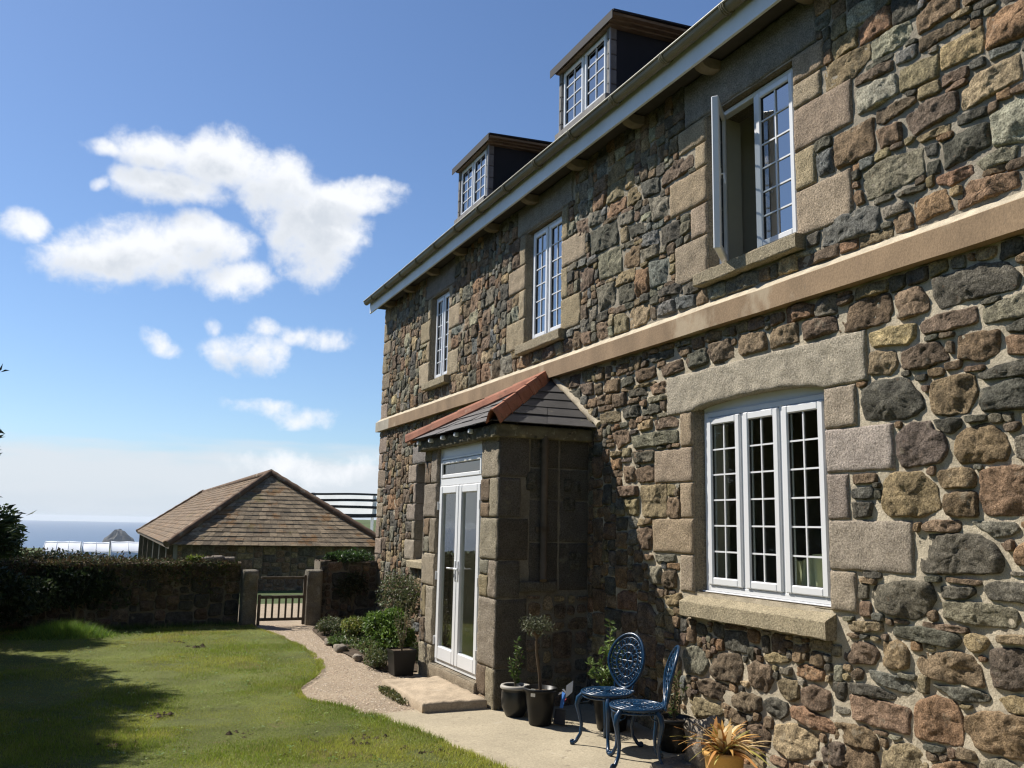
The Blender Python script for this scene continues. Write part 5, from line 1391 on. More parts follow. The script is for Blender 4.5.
pc = np.array([(.39, .30, .21), (.34, .26, .185), (.44, .35, .25), (.28, .21, .15), (.44, .37, .29)])[r.integers(0, 5, n)]*r.uniform(.8, 1.2, (n, 1))
gp = MB(); gp.add(V, F, 0, np.repeat(pc, 5, 0), True)
tag(gp.build('loose_gravel', [M['pebble']]), 'loose pinkish gravel on the path', 'gravel', kind='stuff')

# grass
def blades(mb, X, Y, Z, h, w, C, r, lean=.5):
    n = len(X); th = r.uniform(0, 2*np.pi, n); ph = r.uniform(0, 2*np.pi, n)
    dx, dy = np.cos(th)*w/2, np.sin(th)*w/2; l = r.uniform(0, lean, n)*h
    a = np.stack([X-dx, Y-dy, Z], -1); b = np.stack([X+dx, Y+dy, Z], -1); c = np.stack([X+np.cos(ph)*l, Y+np.sin(ph)*l, Z+h], -1)
    V = np.stack([a, b, c], 1).reshape(-1, 3)
    cc = np.repeat(C, 3, 0).reshape(n, 3, 3); cc[:, :2] *= .8
    mb.add(V, np.arange(3*n).reshape(-1, 3), 0, cc.reshape(-1, 3), False)
def lawn_col(X, Y, r):
    n = len(X)
    t = fbm2(X*.9, Y*.9, 71, 3)+.5*nz2(X*4, Y*4, 77); t2 = fbm2(X*2.2, Y*2.2, 83, 2)
    g0 = np.array([.27, .345, .045]); g1 = np.array([.45, .47, .085]); g2 = np.array([.18, .255, .038]); g3 = np.array([.42, .34, .16])
    k = smooth((t+.55)/1.1)[:, None]; C = g0*(1-k)+g1*k
    k = smooth((t2-.15)/.5)[:, None]*.6; C = C*(1-k)+g2*k
    k = (r.random(n) < .10+.40*smooth((fbm2(X*1.6, Y*1.6, 91, 2)-.45)/.3))[:, None]; C = np.where(k, g3, C)
    return C*r.uniform(.75, 1.25, (n, 1))
mb = MB(); r = np.random.default_rng(61)
for (n, ya, yb, depth) in ((230000, 5.6, 9.5, 4.2), (190000, 9.5, 14.85, 4.6), (50000, 0.5, 5.6, 5)):
    Y_ = r.uniform(ya, yb, n); X_ = edge_x(Y_)+.03-(r.random(n))*depth
    bare = smooth((fbm2(X_*1.9, Y_*1.9, 101, 3)-.62)/.2)
    kp = r.random(n) > bare*.85; X_, Y_ = X_[kp], Y_[kp]; n = len(X_)
    h = r.uniform(.012, .030, n)*(1+.6*np.clip(fbm2(X_*1.5, Y_*1.5, 111, 2), -.5, 1)); e = edge_x(Y_)-X_
    h = np.where(e < .06, h*r.uniform(1, 1.7, n), h)
    blades(mb, X_, Y_, .012+.014*fbm2(X_*1.1, Y_*1.1, 6, 3), h, r.uniform(.004, .008, n), lawn_col(X_, Y_, r), r, 1.0)
for k in range(260):      # broad leaved weeds and clover in the turf
    y = r.uniform(5.8, 14.6); x = edge_x(y)-abs(r.normal(0, 1.6))-.05; q = r.integers(5, 14)
    a = r.uniform(0, 6.283, q); rr = r.uniform(.0, .05, q)
    Cc = np.stack([x+rr*np.cos(a), y+rr*np.sin(a), np.full(q, .03)+r.uniform(0, .02, q)], -1)
    dd = np.stack([np.cos(a), np.sin(a), np.full(q, .35)], -1)
    nn = np.cross(dd, [0, 0, 1]); L = r.uniform(.010, .024, (q, 1)); W = L*.4
    V = np.stack([Cc, Cc+dd*L*.5+nn*W, Cc+dd*L, Cc+dd*L*.5-nn*W], 1).reshape(-1, 3)
    cw = np.array([(.10, .19, .03), (.20, .26, .05), (.13, .21, .05)])[r.integers(0, 3)]*r.uniform(.8, 1.2)
    mb.add(V, np.arange(4*q).reshape(-1, 4), 0, cw)
tag(mb.build('lawn_grass', [M['grass']]), 'short green and straw coloured grass blades of the lawn', 'grass', kind='stuff')
mb = MB(); n = 8000
X_ = r.normal(-4.7, .33, n); Y_ = 14.12+r.normal(0, .17, n)-.25*np.abs(r.normal(0, .5, n))
Y_ = np.minimum(Y_, 14.85)
h = np.clip(.26-.34*np.abs(X_+4.7)**1.3, .05, .4)*r.uniform(.25, 1.0, n)*(1-.8*np.clip((14.0-Y_)/.5, 0, 1))
C = np.array([.15, .26, .04])*r.uniform(.6, 1.6, (n, 1))*np.where(r.random((n, 1)) < .25, np.array([1.7, 1.3, 1.2]), 1)
blades(mb, X_, Y_, np.full(n, .01), h, r.uniform(.006, .011, n), C, r, 1.3)
X_ = r.uniform(-7, -2.3, 3500); Y_ = r.uniform(14.6, 14.9, 3500)
blades(mb, X_, Y_, np.full(3500, .01), r.uniform(.03, .11, 3500), r.uniform(.006, .01, 3500), np.array([.09, .15, .03])*r.uniform(.6, 1.4, (3500, 1)), r, .7)
tag(mb.build('long_grass', [M['grass']]), 'long bright grass at the foot of the garden wall', 'grass', kind='stuff')
# molehills and clods on the lawn
mb = MB(); clods = [(-3.2, 7.35), (-2.75, 6.95), (-2.5, 6.75), (-2.35, 6.9), (-3.0, 6.55), (-3.75, 8.3), (-3.35, 12.9), (-3.1, 12.4), (-4.1, 7.3), (-2.6, 6.45), (-2.2, 6.5), (-2.0, 6.35)]
for k, (x, y) in enumerate(clods):
    for q in range(12):
        a_, rr = r.uniform(0, 6.28), abs(r.normal(0, .07)); sz = r.uniform(.012, .034)
        V = octa*sz*r.uniform(.6, 1.3, (5, 3)); V[:, 2] *= .7
        mb.add(V+[x+rr*math.cos(a_)*1.5, y+rr*math.sin(a_), .022], np.array([[0, 1, 4], [1, 2, 4], [2, 3, 4], [3, 0, 4]]), 0)
tag(mb.build('soil_clods', [M['soil']]), 'dark crumbs of molehill soil scattered on the lawn', 'soil', kind='stuff')

# ------------------------------------------------------------------ doorstep
d_ = MB(); F_ = Frame((0, 0, .0), (1, 0, 0), (0, 1, 0), (0, 0, 1))
block(d_, F_, -1.63, -1.012, 7.72, 9.0, 0.0, .092, (1, 1, 1), 0, 31, .03, .008, .016)
tag(d_.build('doorstep', [M['stepstone']]), 'low concrete slab step below the white french door', 'step')

# ------------------------------------------------------------------ foliage helpers
def leaves(mb, C, size, colr, r, asp=.45, up=0.3, mat=0, dirs=None):
    C = np.asarray(C, float); n = len(C)
    d = r.normal(0, 1, (n, 3)) if dirs is None else dirs+r.normal(0, .35, (n, 3))
    d[:, 2] += up*(r.random(n)-.3); d /= np.linalg.norm(d, axis=1, keepdims=True)
    k = r.normal(0, 1, (n, 3)); s_ = np.cross(d, k); s_ /= np.maximum(np.linalg.norm(s_, axis=1, keepdims=True), 1e-6)
    nn = np.cross(d, s_)
    L = size*r.uniform(.6, 1.35, (n, 1)); W = L*asp*r.uniform(.8, 1.2, (n, 1))
    V = np.stack([C, C+d*L*.5+s_*W*.5+nn*L*.06, C+d*L-nn*L*.08, C+d*L*.5-s_*W*.5+nn*L*.06], 1).reshape(-1, 3)
    mb.add(V, np.arange(4*n).reshape(-1, 4), mat, np.repeat(colr, 4, 0))
def pal(cols, n, r, v=.3):
    c = np.array(cols, float); return c[r.integers(0, len(c), n)]*r.uniform(1-v, 1+v, (n, 1))
def clump_pts(n, cen, rad, r, lobes=9, shell=.55):
    cen = np.array(cen, float); rad = np.array(rad, float)
    u = r.normal(0, 1, (lobes, 3)); u /= np.linalg.norm(u, axis=1, keepdims=True); u[:, 2] = np.abs(u[:, 2])*1.1-.35
    lc = cen+u*rad*r.uniform(.25, .68, (lobes, 1)); ls = r.uniform(.28, .5, lobes)
    k = r.integers(0, lobes, n); v = r.normal(0, 1, (n, 3)); v /= np.linalg.norm(v, axis=1, keepdims=True)
    return lc[k]+v*rad*ls[k][:, None]*(shell+(1-shell)*r.random((n, 1)))**.7
def stems(mb, base, tips, r0=.006, sag=.0, mat=1, n=6):
    for t in tips:
        s_ = np.linspace(0, 1, n)[:, None]; P = np.array(base)+(np.array(t)-np.array(base))*s_
        P[:, :2] += (np.array(t)[:2]-np.array(base)[:2])*(-.25*np.sin(np.pi*s_[:, :1]))
        mb.tube(P, np.linspace(r0, r0*.35, n), 5, mat)

def shrub(name, label, cat, cen, rad, n, size, cols, seed, group=None, lobes=10, asp=.5, m='leaf', stem_n=7, up=.4):
    r = np.random.default_rng(seed)
    base = (cen[0], cen[1], max(0, cen[2]-rad[2]*1.0))
    t = thing(name, label, cat, base, 0, group)
    mb = MB(); P = clump_pts(n, cen, rad, r, lobes); P = P[P[:, 2] > base[2]+.01]
    leaves(mb, P, size, pal(cols, len(P), r), r, asp, up)
    mb.build('foliage', [M[m]], t)
    sm = MB(); k = r.integers(0, len(P), stem_n); stems(sm, base, P[k], .008+.01*rad[2], mat=0); sm.build('stem', [M['stem']], t)
    return t

# ------------------------------------------------------------------ garden wall, gateposts, gate
def garden_wall(name, label, x0, x1, h, seed, parent=None):
    w = MB(); y0, y1 = 14.92, 15.38
    GF = Frame((0, y0, 0), (1, 0, 0), (0, 0, 1), (0, -1, 0)); GB = Frame((0, y1, 0), (1, 0, 0), (0, 0, 1), (0, 1, 0))
    for F_ in (GF, GB): grid_skin(w, F_, [x0, x1], [-.4, h], [], 0, .012, 1, cell=.1, seed=seed)
    nb_ = lambda A, B: np.zeros(A.shape, bool)
    fill(w, GF, x0, x1, -.02, h, nb_, dict(K=.45, D=.4, k=.15), (.08, .26), (.9, 2.0), .42, .008, .035, .03, seed, nseg=20, jit=.016)  # garden side only: shade put into the darkened stone colours
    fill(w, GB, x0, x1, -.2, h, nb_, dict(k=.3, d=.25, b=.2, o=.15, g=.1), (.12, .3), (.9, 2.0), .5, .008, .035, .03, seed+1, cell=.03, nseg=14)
    TF = Frame((0, 0, h), (1, 0, 0), (0, 1, 0), (0, 0, 1))
    grid_skin(w, TF, [x0, x1], [y0, y1], [], .0, .03, 2, cell=.08, seed=seed+2)
    for x in (x0, x1): w.add([(x, y0, -.4), (x, y1, -.4), (x, y1, h), (x, y0, h)], np.array([[0, 1, 2, 3]]), 1)
    o = w.build(name, [M['stone'], M['mortar_dull'], M['soil']]); tag(o, label, 'wall'); return o
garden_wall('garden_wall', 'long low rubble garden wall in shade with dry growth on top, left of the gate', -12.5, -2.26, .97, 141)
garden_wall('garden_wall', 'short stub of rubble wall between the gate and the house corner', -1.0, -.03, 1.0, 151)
for x0, x1, lab, sd in ((-2.255, -2.02, 'rough granite gatepost ending the long garden wall', 1), (-1.245, -1.0, 'rough granite gatepost beside the short wall by the house', 2)):
    pst = MB(); F_ = Frame((0, 14.66, 0), (1, 0, 0), (0, 0, 1), (0, -1, 0))
    block(pst, F_, x0, x1, -.1, .87, -.26, 0, (1, 1, 1), 0, 160+sd, .04, .02, .03)
    tag(pst.build('gatepost', [M['granite_post']]), lab, 'gatepost', 'granite gateposts')
gt_ = thing('garden_gate', 'low weathered wooden garden gate with short pickets in its lower half', 'gate', (-1.64, 14.62, 0))
GY = 14.60
for (z0, z1, x0, x1, nm) in ((.735, .775, -1.99, -1.30, 'rail'), (.435, .485, -1.99, -1.30, 'rail'), (.095, .14, -1.99, -1.30, 'rail')):
    q = MB(); q.box((x0, GY-.02, z0), (x1, GY+.02, z1), 0, b=.006); q.build(nm, [M['old_wood']], gt_)
for x, zt in ((-2.0, .5), (-1.30, .80)):
    q = MB(); q.box((x-.022, GY-.024, .03), (x+.022, GY+.024, zt), 0, b=.006); q.build('stile', [M['old_wood']], gt_)
for k in range(6):
    x = -1.90+k*.103
    q = MB(); q.box((x-.016, GY-.034, .10), (x+.016, GY-.0205, .46), 0, b=.004); q.build('picket', [M['old_wood']], gt_)
# dry and green growth on the wall tops
def wall_growth(name, label, x0, x1, z, n, cols, seed, size=.05, hh=.12, hang=.3, m='dead_leaf'):
    r = np.random.default_rng(seed); mb = MB()
    X_ = r.uniform(x0, x1, n); bump = .5+.5*nz2(X_*2.2, X_*0, seed)
    Y_ = 15.1+r.normal(0, .17, n); Z_ = z-.02+np.abs(r.normal(0, 1, n))*hh*(.4+bump)
    k = r.random(n) < hang; Y_ = np.where(k, 14.9-r.random(n)*.07, Y_)
    Z_ = np.where(k, z-np.abs(r.normal(0, .2, n))*(.3+bump), Z_)
    leaves(mb, np.stack([X_, Y_, np.maximum(Z_, .05)], -1), size, pal(cols, n, r, .4), r, .4, .5)
    return tag(mb.build(name, [M[m]]), label, 'wall plants', kind=None)
wall_growth('dry_growth', 'brown dry creeper and grass matted along the long wall top', -8.5, -2.3, .97, 13000, [(.13, .085, .04), (.09, .065, .035), (.18, .13, .06), (.07, .09, .03), (.05, .065, .02), (.10, .12, .04)], 171, .05, .035, .45)
shrub('ivy', 'dark ivy trailing down the long wall in front of the bush', 'ivy', (-4.6, 14.85, .55), (.9, .22, .5), 5000, .07, [(.035, .06, .02), (.05, .075, .025), (.02, .035, .012)], 172, lobes=14)
shrub('grass_tuft', 'small green tuft growing on the long wall top', 'grass tuft', (-2.95, 15.0, 1.03), (.14, .12, .08), 260, .06, [(.14, .2, .03), (.2, .22, .05)], 173, lobes=4, stem_n=2)
shrub('wall_shrub', 'green leafy creeper on the short wall top by the house corner', 'creeper', (-.45, 15.05, 1.08), (.5, .28, .17), 2600, .055, [(.05, .10, .025), (.08, .14, .035), (.035, .06, .02)], 174, lobes=12)
shrub('wall_creeper', 'dull creeper hanging on the face of the short wall', 'creeper', (-.45, 14.86, .62), (.42, .1, .4), 1500, .05, [(.05, .07, .03), (.09, .08, .04), (.035, .045, .02)], 175, lobes=9)
wallrock = MB()
for k, (x, z) in enumerate(((-2.62, 1.02), (-2.45, 1.0), (-2.78, 1.0))):
    block(wallrock, Frame((x, 14.95, z), (1, 0, 0), (0, 0, 1), (0, -1, 0)), -.09, .09, -.04, .06, -.2, .02, (1, 1, 1), 0, 180+k, .04, .02, .025)
tag(wallrock.build('coping_stones', [M['rock']]), 'loose pale stones on the wall end beside the gate', 'stones', kind='stuff')

# ------------------------------------------------------------------ barn
bn = thing('barn', 'low stone barn with a hipped mossy slate roof behind the garden wall', 'barn', (.2, 37, -.5))
BX0, BX1, BY0, BY1, BE = -2.76, 3.22, 25.0, 50.0, .97
RXb, R0, R1, RZ = .23, 28.0, 48.6, 3.07
br = MB()
bb = (.185, .138, .085)
slate_plane(br, (BX0, BY0, BE), (BX1, BY0, BE), (RXb+.03, R0, RZ), (RXb-.03, R0, RZ), .20, .21, bb, .36, .012, 301)
slate_plane(br, (BX0, BY0, BE), (BX0, BY1, BE), (RXb, R1, RZ), (RXb, R0, RZ), .22, .25, (.165, .115, .07), .3, .012, 302)
slate_plane(br, (BX1, BY0, BE), (BX1, BY1, BE), (RXb, R1, RZ), (RXb, R0, RZ), .26, .5, (.19, .15, .105), .2, .022, 303)
slate_plane(br, (BX0, BY1, BE), (BX1, BY1, BE), (RXb+.03, R1, RZ), (RXb-.03, R1, RZ), .26, .5, bb, .2, .022, 304)
br.build('barn_roof', [M['barn_slate']], bn)
for (p_, q_, nm) in (((BX0-.05, BY0-.05, BE+.02), (RXb, R0, RZ+.05), 'hip_tiles'), ((BX1+.05, BY0-.05, BE+.02), (RXb, R0, RZ+.05), 'hip_tiles'), ((RXb, R0, RZ+.05), (RXb, R1, RZ-.03), 'ridge_tiles'), ((BX0, BY1, BE), (RXb, R1, RZ+.03), 'hip_tiles')):
    h_ = MB(); p_ = np.array(p_); q_ = np.array(q_); n = max(6, int(np.linalg.norm(q_-p_)/.4))
    P = p_+(q_-p_)*np.linspace(0, 1, n*2)[:, None]; h_.tube(P, np.where(np.arange(n*2) % 2, .085, .10), 8)
    h_.build(nm, [M['old_terracotta']], bn)
bw = MB(); F_ = Frame((0, BY0+.22, 0), (1, 0, 0), (0, 0, 1), (0, -1, 0))
grid_skin(bw, F_, [BX0+.25, BX1-.25], [-.9, BE+.03], [], 0, .01, 1, cell=.15)
fill(bw, F_, BX0+.25, BX1-.25, -.8, BE, lambda A, B: np.zeros(A.shape, bool), dict(k=.3, d=.3, b=.2, o=.2), (.12, .3), (.9, 2), .6, .01, .04, .03, 311, cell=.04, nseg=14)
for V in ([(BX1-.25, BY0+.22, -.9), (BX1-.25, BY1-.2, -1.2), (BX1-.25, BY1-.2, BE), (BX1-.25, BY0+.22, BE)], [(BX0+.25, BY1-.2, -1.2), (BX1-.25, BY1-.2, -1.2), (BX1-.25, BY1-.2, BE), (BX0+.25, BY1-.2, BE)],
          [(BX0+.6, BY0+.22, -.9), (BX0+.6, BY1-.2, -1.2), (BX0+.6, BY1-.2, BE+.2), (BX0+.6, BY0+.22, BE+.2)]):
    bw.add(V, np.array([[0, 1, 2, 3]]), 1)
bw.build('wall', [M['stone'], M['mortar_dull']], bn)
for k, y in enumerate((27.5, 31, 35, 39.5, 44, 49.3)):
    q = MB(); q.box((BX0+.12, y-.09, -1.3), (BX0+.3, y+.09, BE), 0, b=.01); q.build('post', [M['old_wood']], bn)
q = MB(); q.box((BX0+.02, BY0, BE-.1), (BX0+.1, BY1, BE-.02), 0); q.build('eaves_board', [M['old_wood']], bn)

# open shed of tarred rails and white sheeting beyond the barn
sh = thing('rail_shed', 'white sheeted structure of dark horizontal rails beyond the barn roof', 'shed', (5, 40, -.4))
for k, (z, th) in enumerate(((2.90, .09), (2.62, .11), (2.33, .12), (1.95, .17))):
    q = MB(); xs = np.linspace(1.2, 9.6, 26)
    P = [(x, 40-.02*k, z+.03*nz2(x*.5, k*3.1, 7)+.01*(x-5)) for x in xs]
    V = []
    for (x, y, zz) in P:
        V += [(x, y-.05, zz-th/2), (x, y+.05, zz-th/2), (x, y+.05, zz+th/2), (x, y-.05, zz+th/2)]
    i = np.arange(25)[:, None]*4; j = np.arange(4)[None]
    q.add(V, np.stack([i+j, i+(j+1) % 4, i+4+(j+1) % 4, i+4+j], -1).reshape(-1, 4), 0)
    for e in (0, 100): q.add(V[e:e+4], np.array([[0, 1, 2, 3]]), 0)
    q.build('rail', [M['rail_wood']], sh)
for k, (z0, z1) in enumerate(((2.67, 2.86), (2.385, 2.57), (2.03, 2.28))):
    q = MB(); xs = np.linspace(1.3, 9.5, 40)
    lo = np.stack([xs, 40.08+.02*np.sin(xs*5), z0+.01*(xs-5)], -1); hi = np.stack([xs, 40.08+.02*np.sin(xs*5+1), z1+.01*(xs-5)], -1)
    i = np.arange(39)[:, None]
    q.add(np.vstack([lo, hi]), np.concatenate([i, i+1, i+41, i+40], 1), 0, smooth=True)
    q.build('sheet', [M['sheet']], sh)
for x in (1.3, 4.1, 6.88, 9.5):
    q = MB(); q.box((x-.06, 40.1, -.9), (x+.06, 40.2, 2.95), 0, b=.01); q.build('post', [M['sheet']], sh)

# polytunnels
def tunnel(x0, x1, y, rad, zc, label, ribs, m='poly'):
    t = thing('polytunnel', label, 'polytunnel', ((x0+x1)/2, y, zc), 0, 'polytunnels by the sea')
    a = np.linspace(0, np.pi, 15); xs = np.linspace(x0, x1, 14)
    c_ = MB(); V = np.array([[(x, y-2.0*rad*math.cos(t_), zc+rad*math.sin(t_)*(1+.012*math.sin(x*6))) for t_ in a] for x in xs]).reshape(-1, 3)
    i = np.arange(13)[:, None]*15; j = np.arange(14)[None]
    c_.add(V, np.stack([i+j, i+j+1, i+15+j+1, i+15+j], -1).reshape(-1, 4), 0, smooth=True)
    for e in (0, 13): c_.add(V[e*15:(e+1)*15], np.array([list(range(15))]), 0)
    c_.build('cover', [M[m]], t)
    f_ = MB()
    for x in np.linspace(x0, x1, ribs): f_.tube([(x, y-2.0*(rad+.012)*math.cos(t_), zc+(rad+.012)*math.sin(t_)) for t_ in a], .022, 5)
    for t_ in (.55, 1.25): f_.tube([(x0, y-2.0*(rad+.012)*math.cos(t_), zc+(rad+.012)*math.sin(t_)), (x1, y-2.0*(rad+.012)*math.cos(t_), zc+(rad+.012)*math.sin(t_))], .02, 5)
    f_.build('frame', [M['tunnel_frame']], t)
tunnel(-7.38, -5.5, 60, 1.12, -.95, 'bright white polytunnel nearest the left edge, first of three', 4)
tunnel(-5.38, -3.95, 60.4, 1.08, -.95, 'bright white polytunnel in the middle of the three', 3)
tunnel(-3.82, -2.0, 60.2, 1.14, -.95, 'greyish ribbed polytunnel nearest the barn', 3)
shrub('field_hedge', 'low dark field hedge in front of the polytunnels', 'hedge', (-6.2, 22.5, .5), (4.0, .5, .6), 13000, .09, [(.05, .06, .025), (.08, .065, .035), (.03, .045, .018)], 191, lobes=36)
# islet
isl = MB(); n = 26; a = np.linspace(0, 2*np.pi, n, endpoint=False)
rings = []
for k, (sc_, z) in enumerate(((1.0, -46), (.93, -38), (.8, -31), (.58, -26), (.36, -21.5), (.16, -18), (.02, -16.6))):
    rings.append([(18+26*sc_*math.cos(t)*(1+.12*float(nz2(t*3, k*.7, 5)))+(1-sc_)*-3, 1500+26*sc_*math.sin(t), z+4.0*float(nz2(t*2.6, k*1.3, 9))*(sc_ > .05)*(sc_ < .95)) for t in a])
V = np.array(rings).reshape(-1, 3); i = np.arange(6)[:, None]*n; j = np.arange(n)[None]
isl.add(V, np.stack([i+j, i+(j+1) % n, i+n+(j+1) % n, i+n+j], -1).reshape(-1, 4), 0)
tag(isl.build('islet', [M['island']]), 'dark rocky islet standing out at sea', 'islet', kind='structure')

# ------------------------------------------------------------------ trees and bushes on the left
def conifer(label, x, y, h, rad, seed, n=26000, z0=.4):
    r = np.random.default_rng(seed); t = thing('conifer', label, 'tree', (x, y, 0), 0, 'conifers along the left of the lawn')
    tk = MB(); tk.tube([(x, y, -.1), (x+.05, y, h*.3), (x-.03, y+.04, h*.65), (x, y, h*.97)], [.17, .14, .08, .015], 9)
    tips = []; B = []
    for k in range(int(h*26)):
        z = z0+(h-z0)*(k/(h*26))**.9; f = (1-(z-z0)/(h-z0)); L = rad*(.15+.85*f**.6)*r.uniform(.65, 1.12); a = r.uniform(0, 6.283)
        e = np.array([x+L*math.cos(a), y+L*math.sin(a), z+L*r.uniform(-.18, .22)]); b = np.array([x, y, z])
        m_ = (b+e)/2+np.array([0, 0, L*.10])
        if k % 2 == 0: tk.tube([b, m_, e], [.022, .014, .005], 4)
        B.append((b, m_, e))
    tk.build('trunk', [M['bark']], t)
    k = r.integers(0, len(B), n); s_ = r.random(n)**.6
    b = np.array([q[0] for q in B])[k]; m_ = np.array([q[1] for q in B])[k]; e = np.array([q[2] for q in B])[k]
    s1 = s_[:, None]; P = (1-s1)**2*b+2*s1*(1-s1)*m_+s1**2*e
    sp = .05+.13*(1-s_)[:, None]+.05; P += r.normal(0, 1, (n, 3))*sp*np.array([1, 1, .55])
    D = e-b; D /= np.linalg.norm(D, axis=1, keepdims=True)
    cr = MB(); leaves(cr, P, .12, pal([(.035, .06, .022), (.05, .08, .03), (.022, .04, .016), (.06, .085, .03)], n, r, .35), r, .3, .25, dirs=D)
    cr.build('crown', [M['needle']], t)
conifer('tall dark conifer whose branch tips enter at the left edge of the photo', -6.85, 12.4, 4.9, 1.75, 501)
conifer('dark conifer behind the shaded left part of the lawn, nearest the camera', -7.3, 8.2, 5.2, 1.8, 502)
conifer('dark conifer standing closest to the garden wall', -7.3, 14.0, 4.9, 1.35, 503, 18000)
conifer('dark conifer between the two nearer ones beside the lawn', -7.3, 10.4, 5.0, 1.7, 504)
conifer('dark conifer furthest back on the near side of the lawn', -7.3, 6.1, 5.4, 1.8, 505, 20000)
conifer('dark conifer between the tall one and the nearer one beside the lawn', -7.15, 11.45, 5.0, 1.5, 507, 20000)
conifer('dark conifer just outside the garden wall at the left end', -7.25, 16.5, 5.0, 1.15, 508, 16000)
conifer('dark conifer level with the near end of the patio', -7.5, 2.4, 6.2, 1.7, 506, 14000)
shrub('unseen_hedge', 'unseen dark hedge behind the row of conifers, added to darken window reflections', 'hedge', (-10.2, 9.0, 2.2), (.9, 12, 2.4), 26000, .2, [(.03, .05, .018), (.045, .07, .024), (.02, .035, .012)], 520, lobes=60)  # out of view, added so the ground floor panes reflect dark
for k_, (x_, y_, h_, rd_, lab_) in enumerate(((-8.9, 17.8, 5.6, 1.7, 'dark evergreen just beyond the garden wall'), (-10.4, 21.0, 6.2, 1.9, 'dark evergreen second beyond the garden wall'))):
    conifer(lab_, x_, y_, h_, rd_, 540+k_, 15000, .2)
shrub('unseen_hedge', 'added unseen evergreen screen behind the viewpoint that blocks skylight', 'hedge', (-4, -11.0, 4.6), (11, 1.4, 5.2), 24000, .34, [(.03, .05, .018), (.045, .07, .024), (.02, .035, .012)], 519, lobes=60)  # invented hedge out of view, keeps skylight off the porch side
shrub('round_bush', 'dark rounded bush beyond the garden wall at the left edge', 'bush', (-6.0, 17.2, 1.15), (.72, .55, .8), 6000, .085, [(.03, .06, .018), (.05, .085, .025), (.02, .035, .012)], 521, lobes=14)
shrub('shady_shrub', 'dark shrub in the shaded corner in front of the garden wall', 'shrub', (-5.75, 14.0, .55), (.72, .7, .68), 8000, .08, [(.02, .04, .012), (.03, .05, .016), (.045, .06, .02)], 522, lobes=14)
shrub('bramble', 'pale tipped bramble growing up the wall beside the dark shrub', 'bramble', (-5.1, 14.6, .5), (.4, .25, .45), 1500, .06, [(.06, .09, .03), (.11, .13, .06), (.03, .05, .02)], 523, lobes=8)

# ------------------------------------------------------------------ flower bed plants
shrub('heather_mound', 'low grey green heather mound beside the gatepost end of the path', 'shrub', (-1.15, 13.2, .13), (.36, .55, .18), 3200, .035, [(.10, .13, .05), (.15, .15, .08), (.07, .09, .04)], 531, lobes=10)
def strap_plant(name, label, cat, base, n, L, cols, seed, wid=.012, spread=.6, droop=.6, parent=None, m='leaf', group=None, part='foliage'):
    r = np.random.default_rng(seed)
    t = parent or thing(name, label, cat, base, 0, group); mb = MB()
    for k in range(n):
        a = r.uniform(0, 6.283); l = L*r.uniform(.6, 1.15); o = r.uniform(.1, 1)*spread; dr = droop*r.uniform(.4, 1.3)
        s_ = np.linspace(0, 1, 7); rr = l*(np.sin(o)*s_+.25*dr*s_**2); zz = l*(np.cos(o)*s_-dr*.7*s_**2.2)
        b = np.array(base)+[r.normal(0, .02), r.normal(0, .02), 0]
        C = np.stack([b[0]+rr*math.cos(a), b[1]+rr*math.sin(a), b[2]+zz], -1); w = wid*np.array([.7, 1, 1, .9, .7, .45, .06])*r.uniform(.8, 1.2)
        sd = np.array([-math.sin(a), math.cos(a), 0]); V = np.stack([C-sd*w[:, None], C+sd*w[:, None]+[0, 0, .003]], 1).reshape(-1, 3)
        i = np.arange(6)[:, None]*2
        c0 = np.array(cols[r.integers(0, len(cols))])*r.uniform(.75, 1.3)
        mb.add(V, np.concatenate([i, i+1, i+3, i+2], 1), 0, c0)
    mb.build(part, [M[m]], t); return t
strap_plant('iris_clump', 'yellow green strap leaved clump in the bed by the path', 'plant', (-1.0, 12.5, .02), 45, .36, [(.22, .25, .05), (.14, .19, .04), (.30, .28, .09)], 541, .014, .55, .5)
shrub('yellow_shrub', 'loose yellow green plant in the bed between the path and the creeper', 'plant', (-.95, 12.55, .22), (.34, .45, .2), 1500, .05, [(.20, .24, .05), (.28, .27, .08), (.12, .17, .04)], 542, lobes=9)
shrub('ground_cover', 'low mixed green ground cover filling the bed between the bushes', 'ground cover', (-.75, 12.2, .05), (.58, 2.3, .12), 5200, .05, [(.10, .16, .04), (.15, .19, .06), (.07, .10, .03), (.18, .17, .08)], 543, lobes=30)
shrub('green_bush', 'bright green leafy bush in the bed against the house', 'bush', (-1.0, 11.0, .33), (.36, .48, .34), 5200, .055, [(.12, .20, .035), (.17, .26, .05), (.08, .14, .03)], 551, lobes=13)
shrub('airy_shrub', 'tall airy twiggy shrub against the house wall left of the porch', 'shrub', (-.68, 11.5, .74), (.36, .6, .56), 2400, .045, [(.10, .13, .05), (.16, .18, .08), (.07, .09, .035), (.17, .13, .08)], 552, lobes=15, stem_n=26)
shrub('low_herb', 'low olive herb spilling over the path beside the square black pot', 'herb', (-1.36, 10.2, .1), (.2, .5, .16), 1500, .035, [(.08, .11, .035), (.12, .13, .05)], 553, lobes=8)
shrub('edging_plant', 'small green plant creeping among the bed edging stones', 'plant', (-1.35, 12.0, .09), (.15, .3, .1), 700, .04, [(.09, .15, .04), (.12, .17, .05)], 554, lobes=6)
shrub('weed_row', 'tufts of weeds along the outer edge of the doorstep', 'weeds', (-1.67, 8.5, .035), (.06, .5, .05), 900, .03, [(.10, .12, .04), (.16, .15, .06)], 555, lobes=12, stem_n=3)
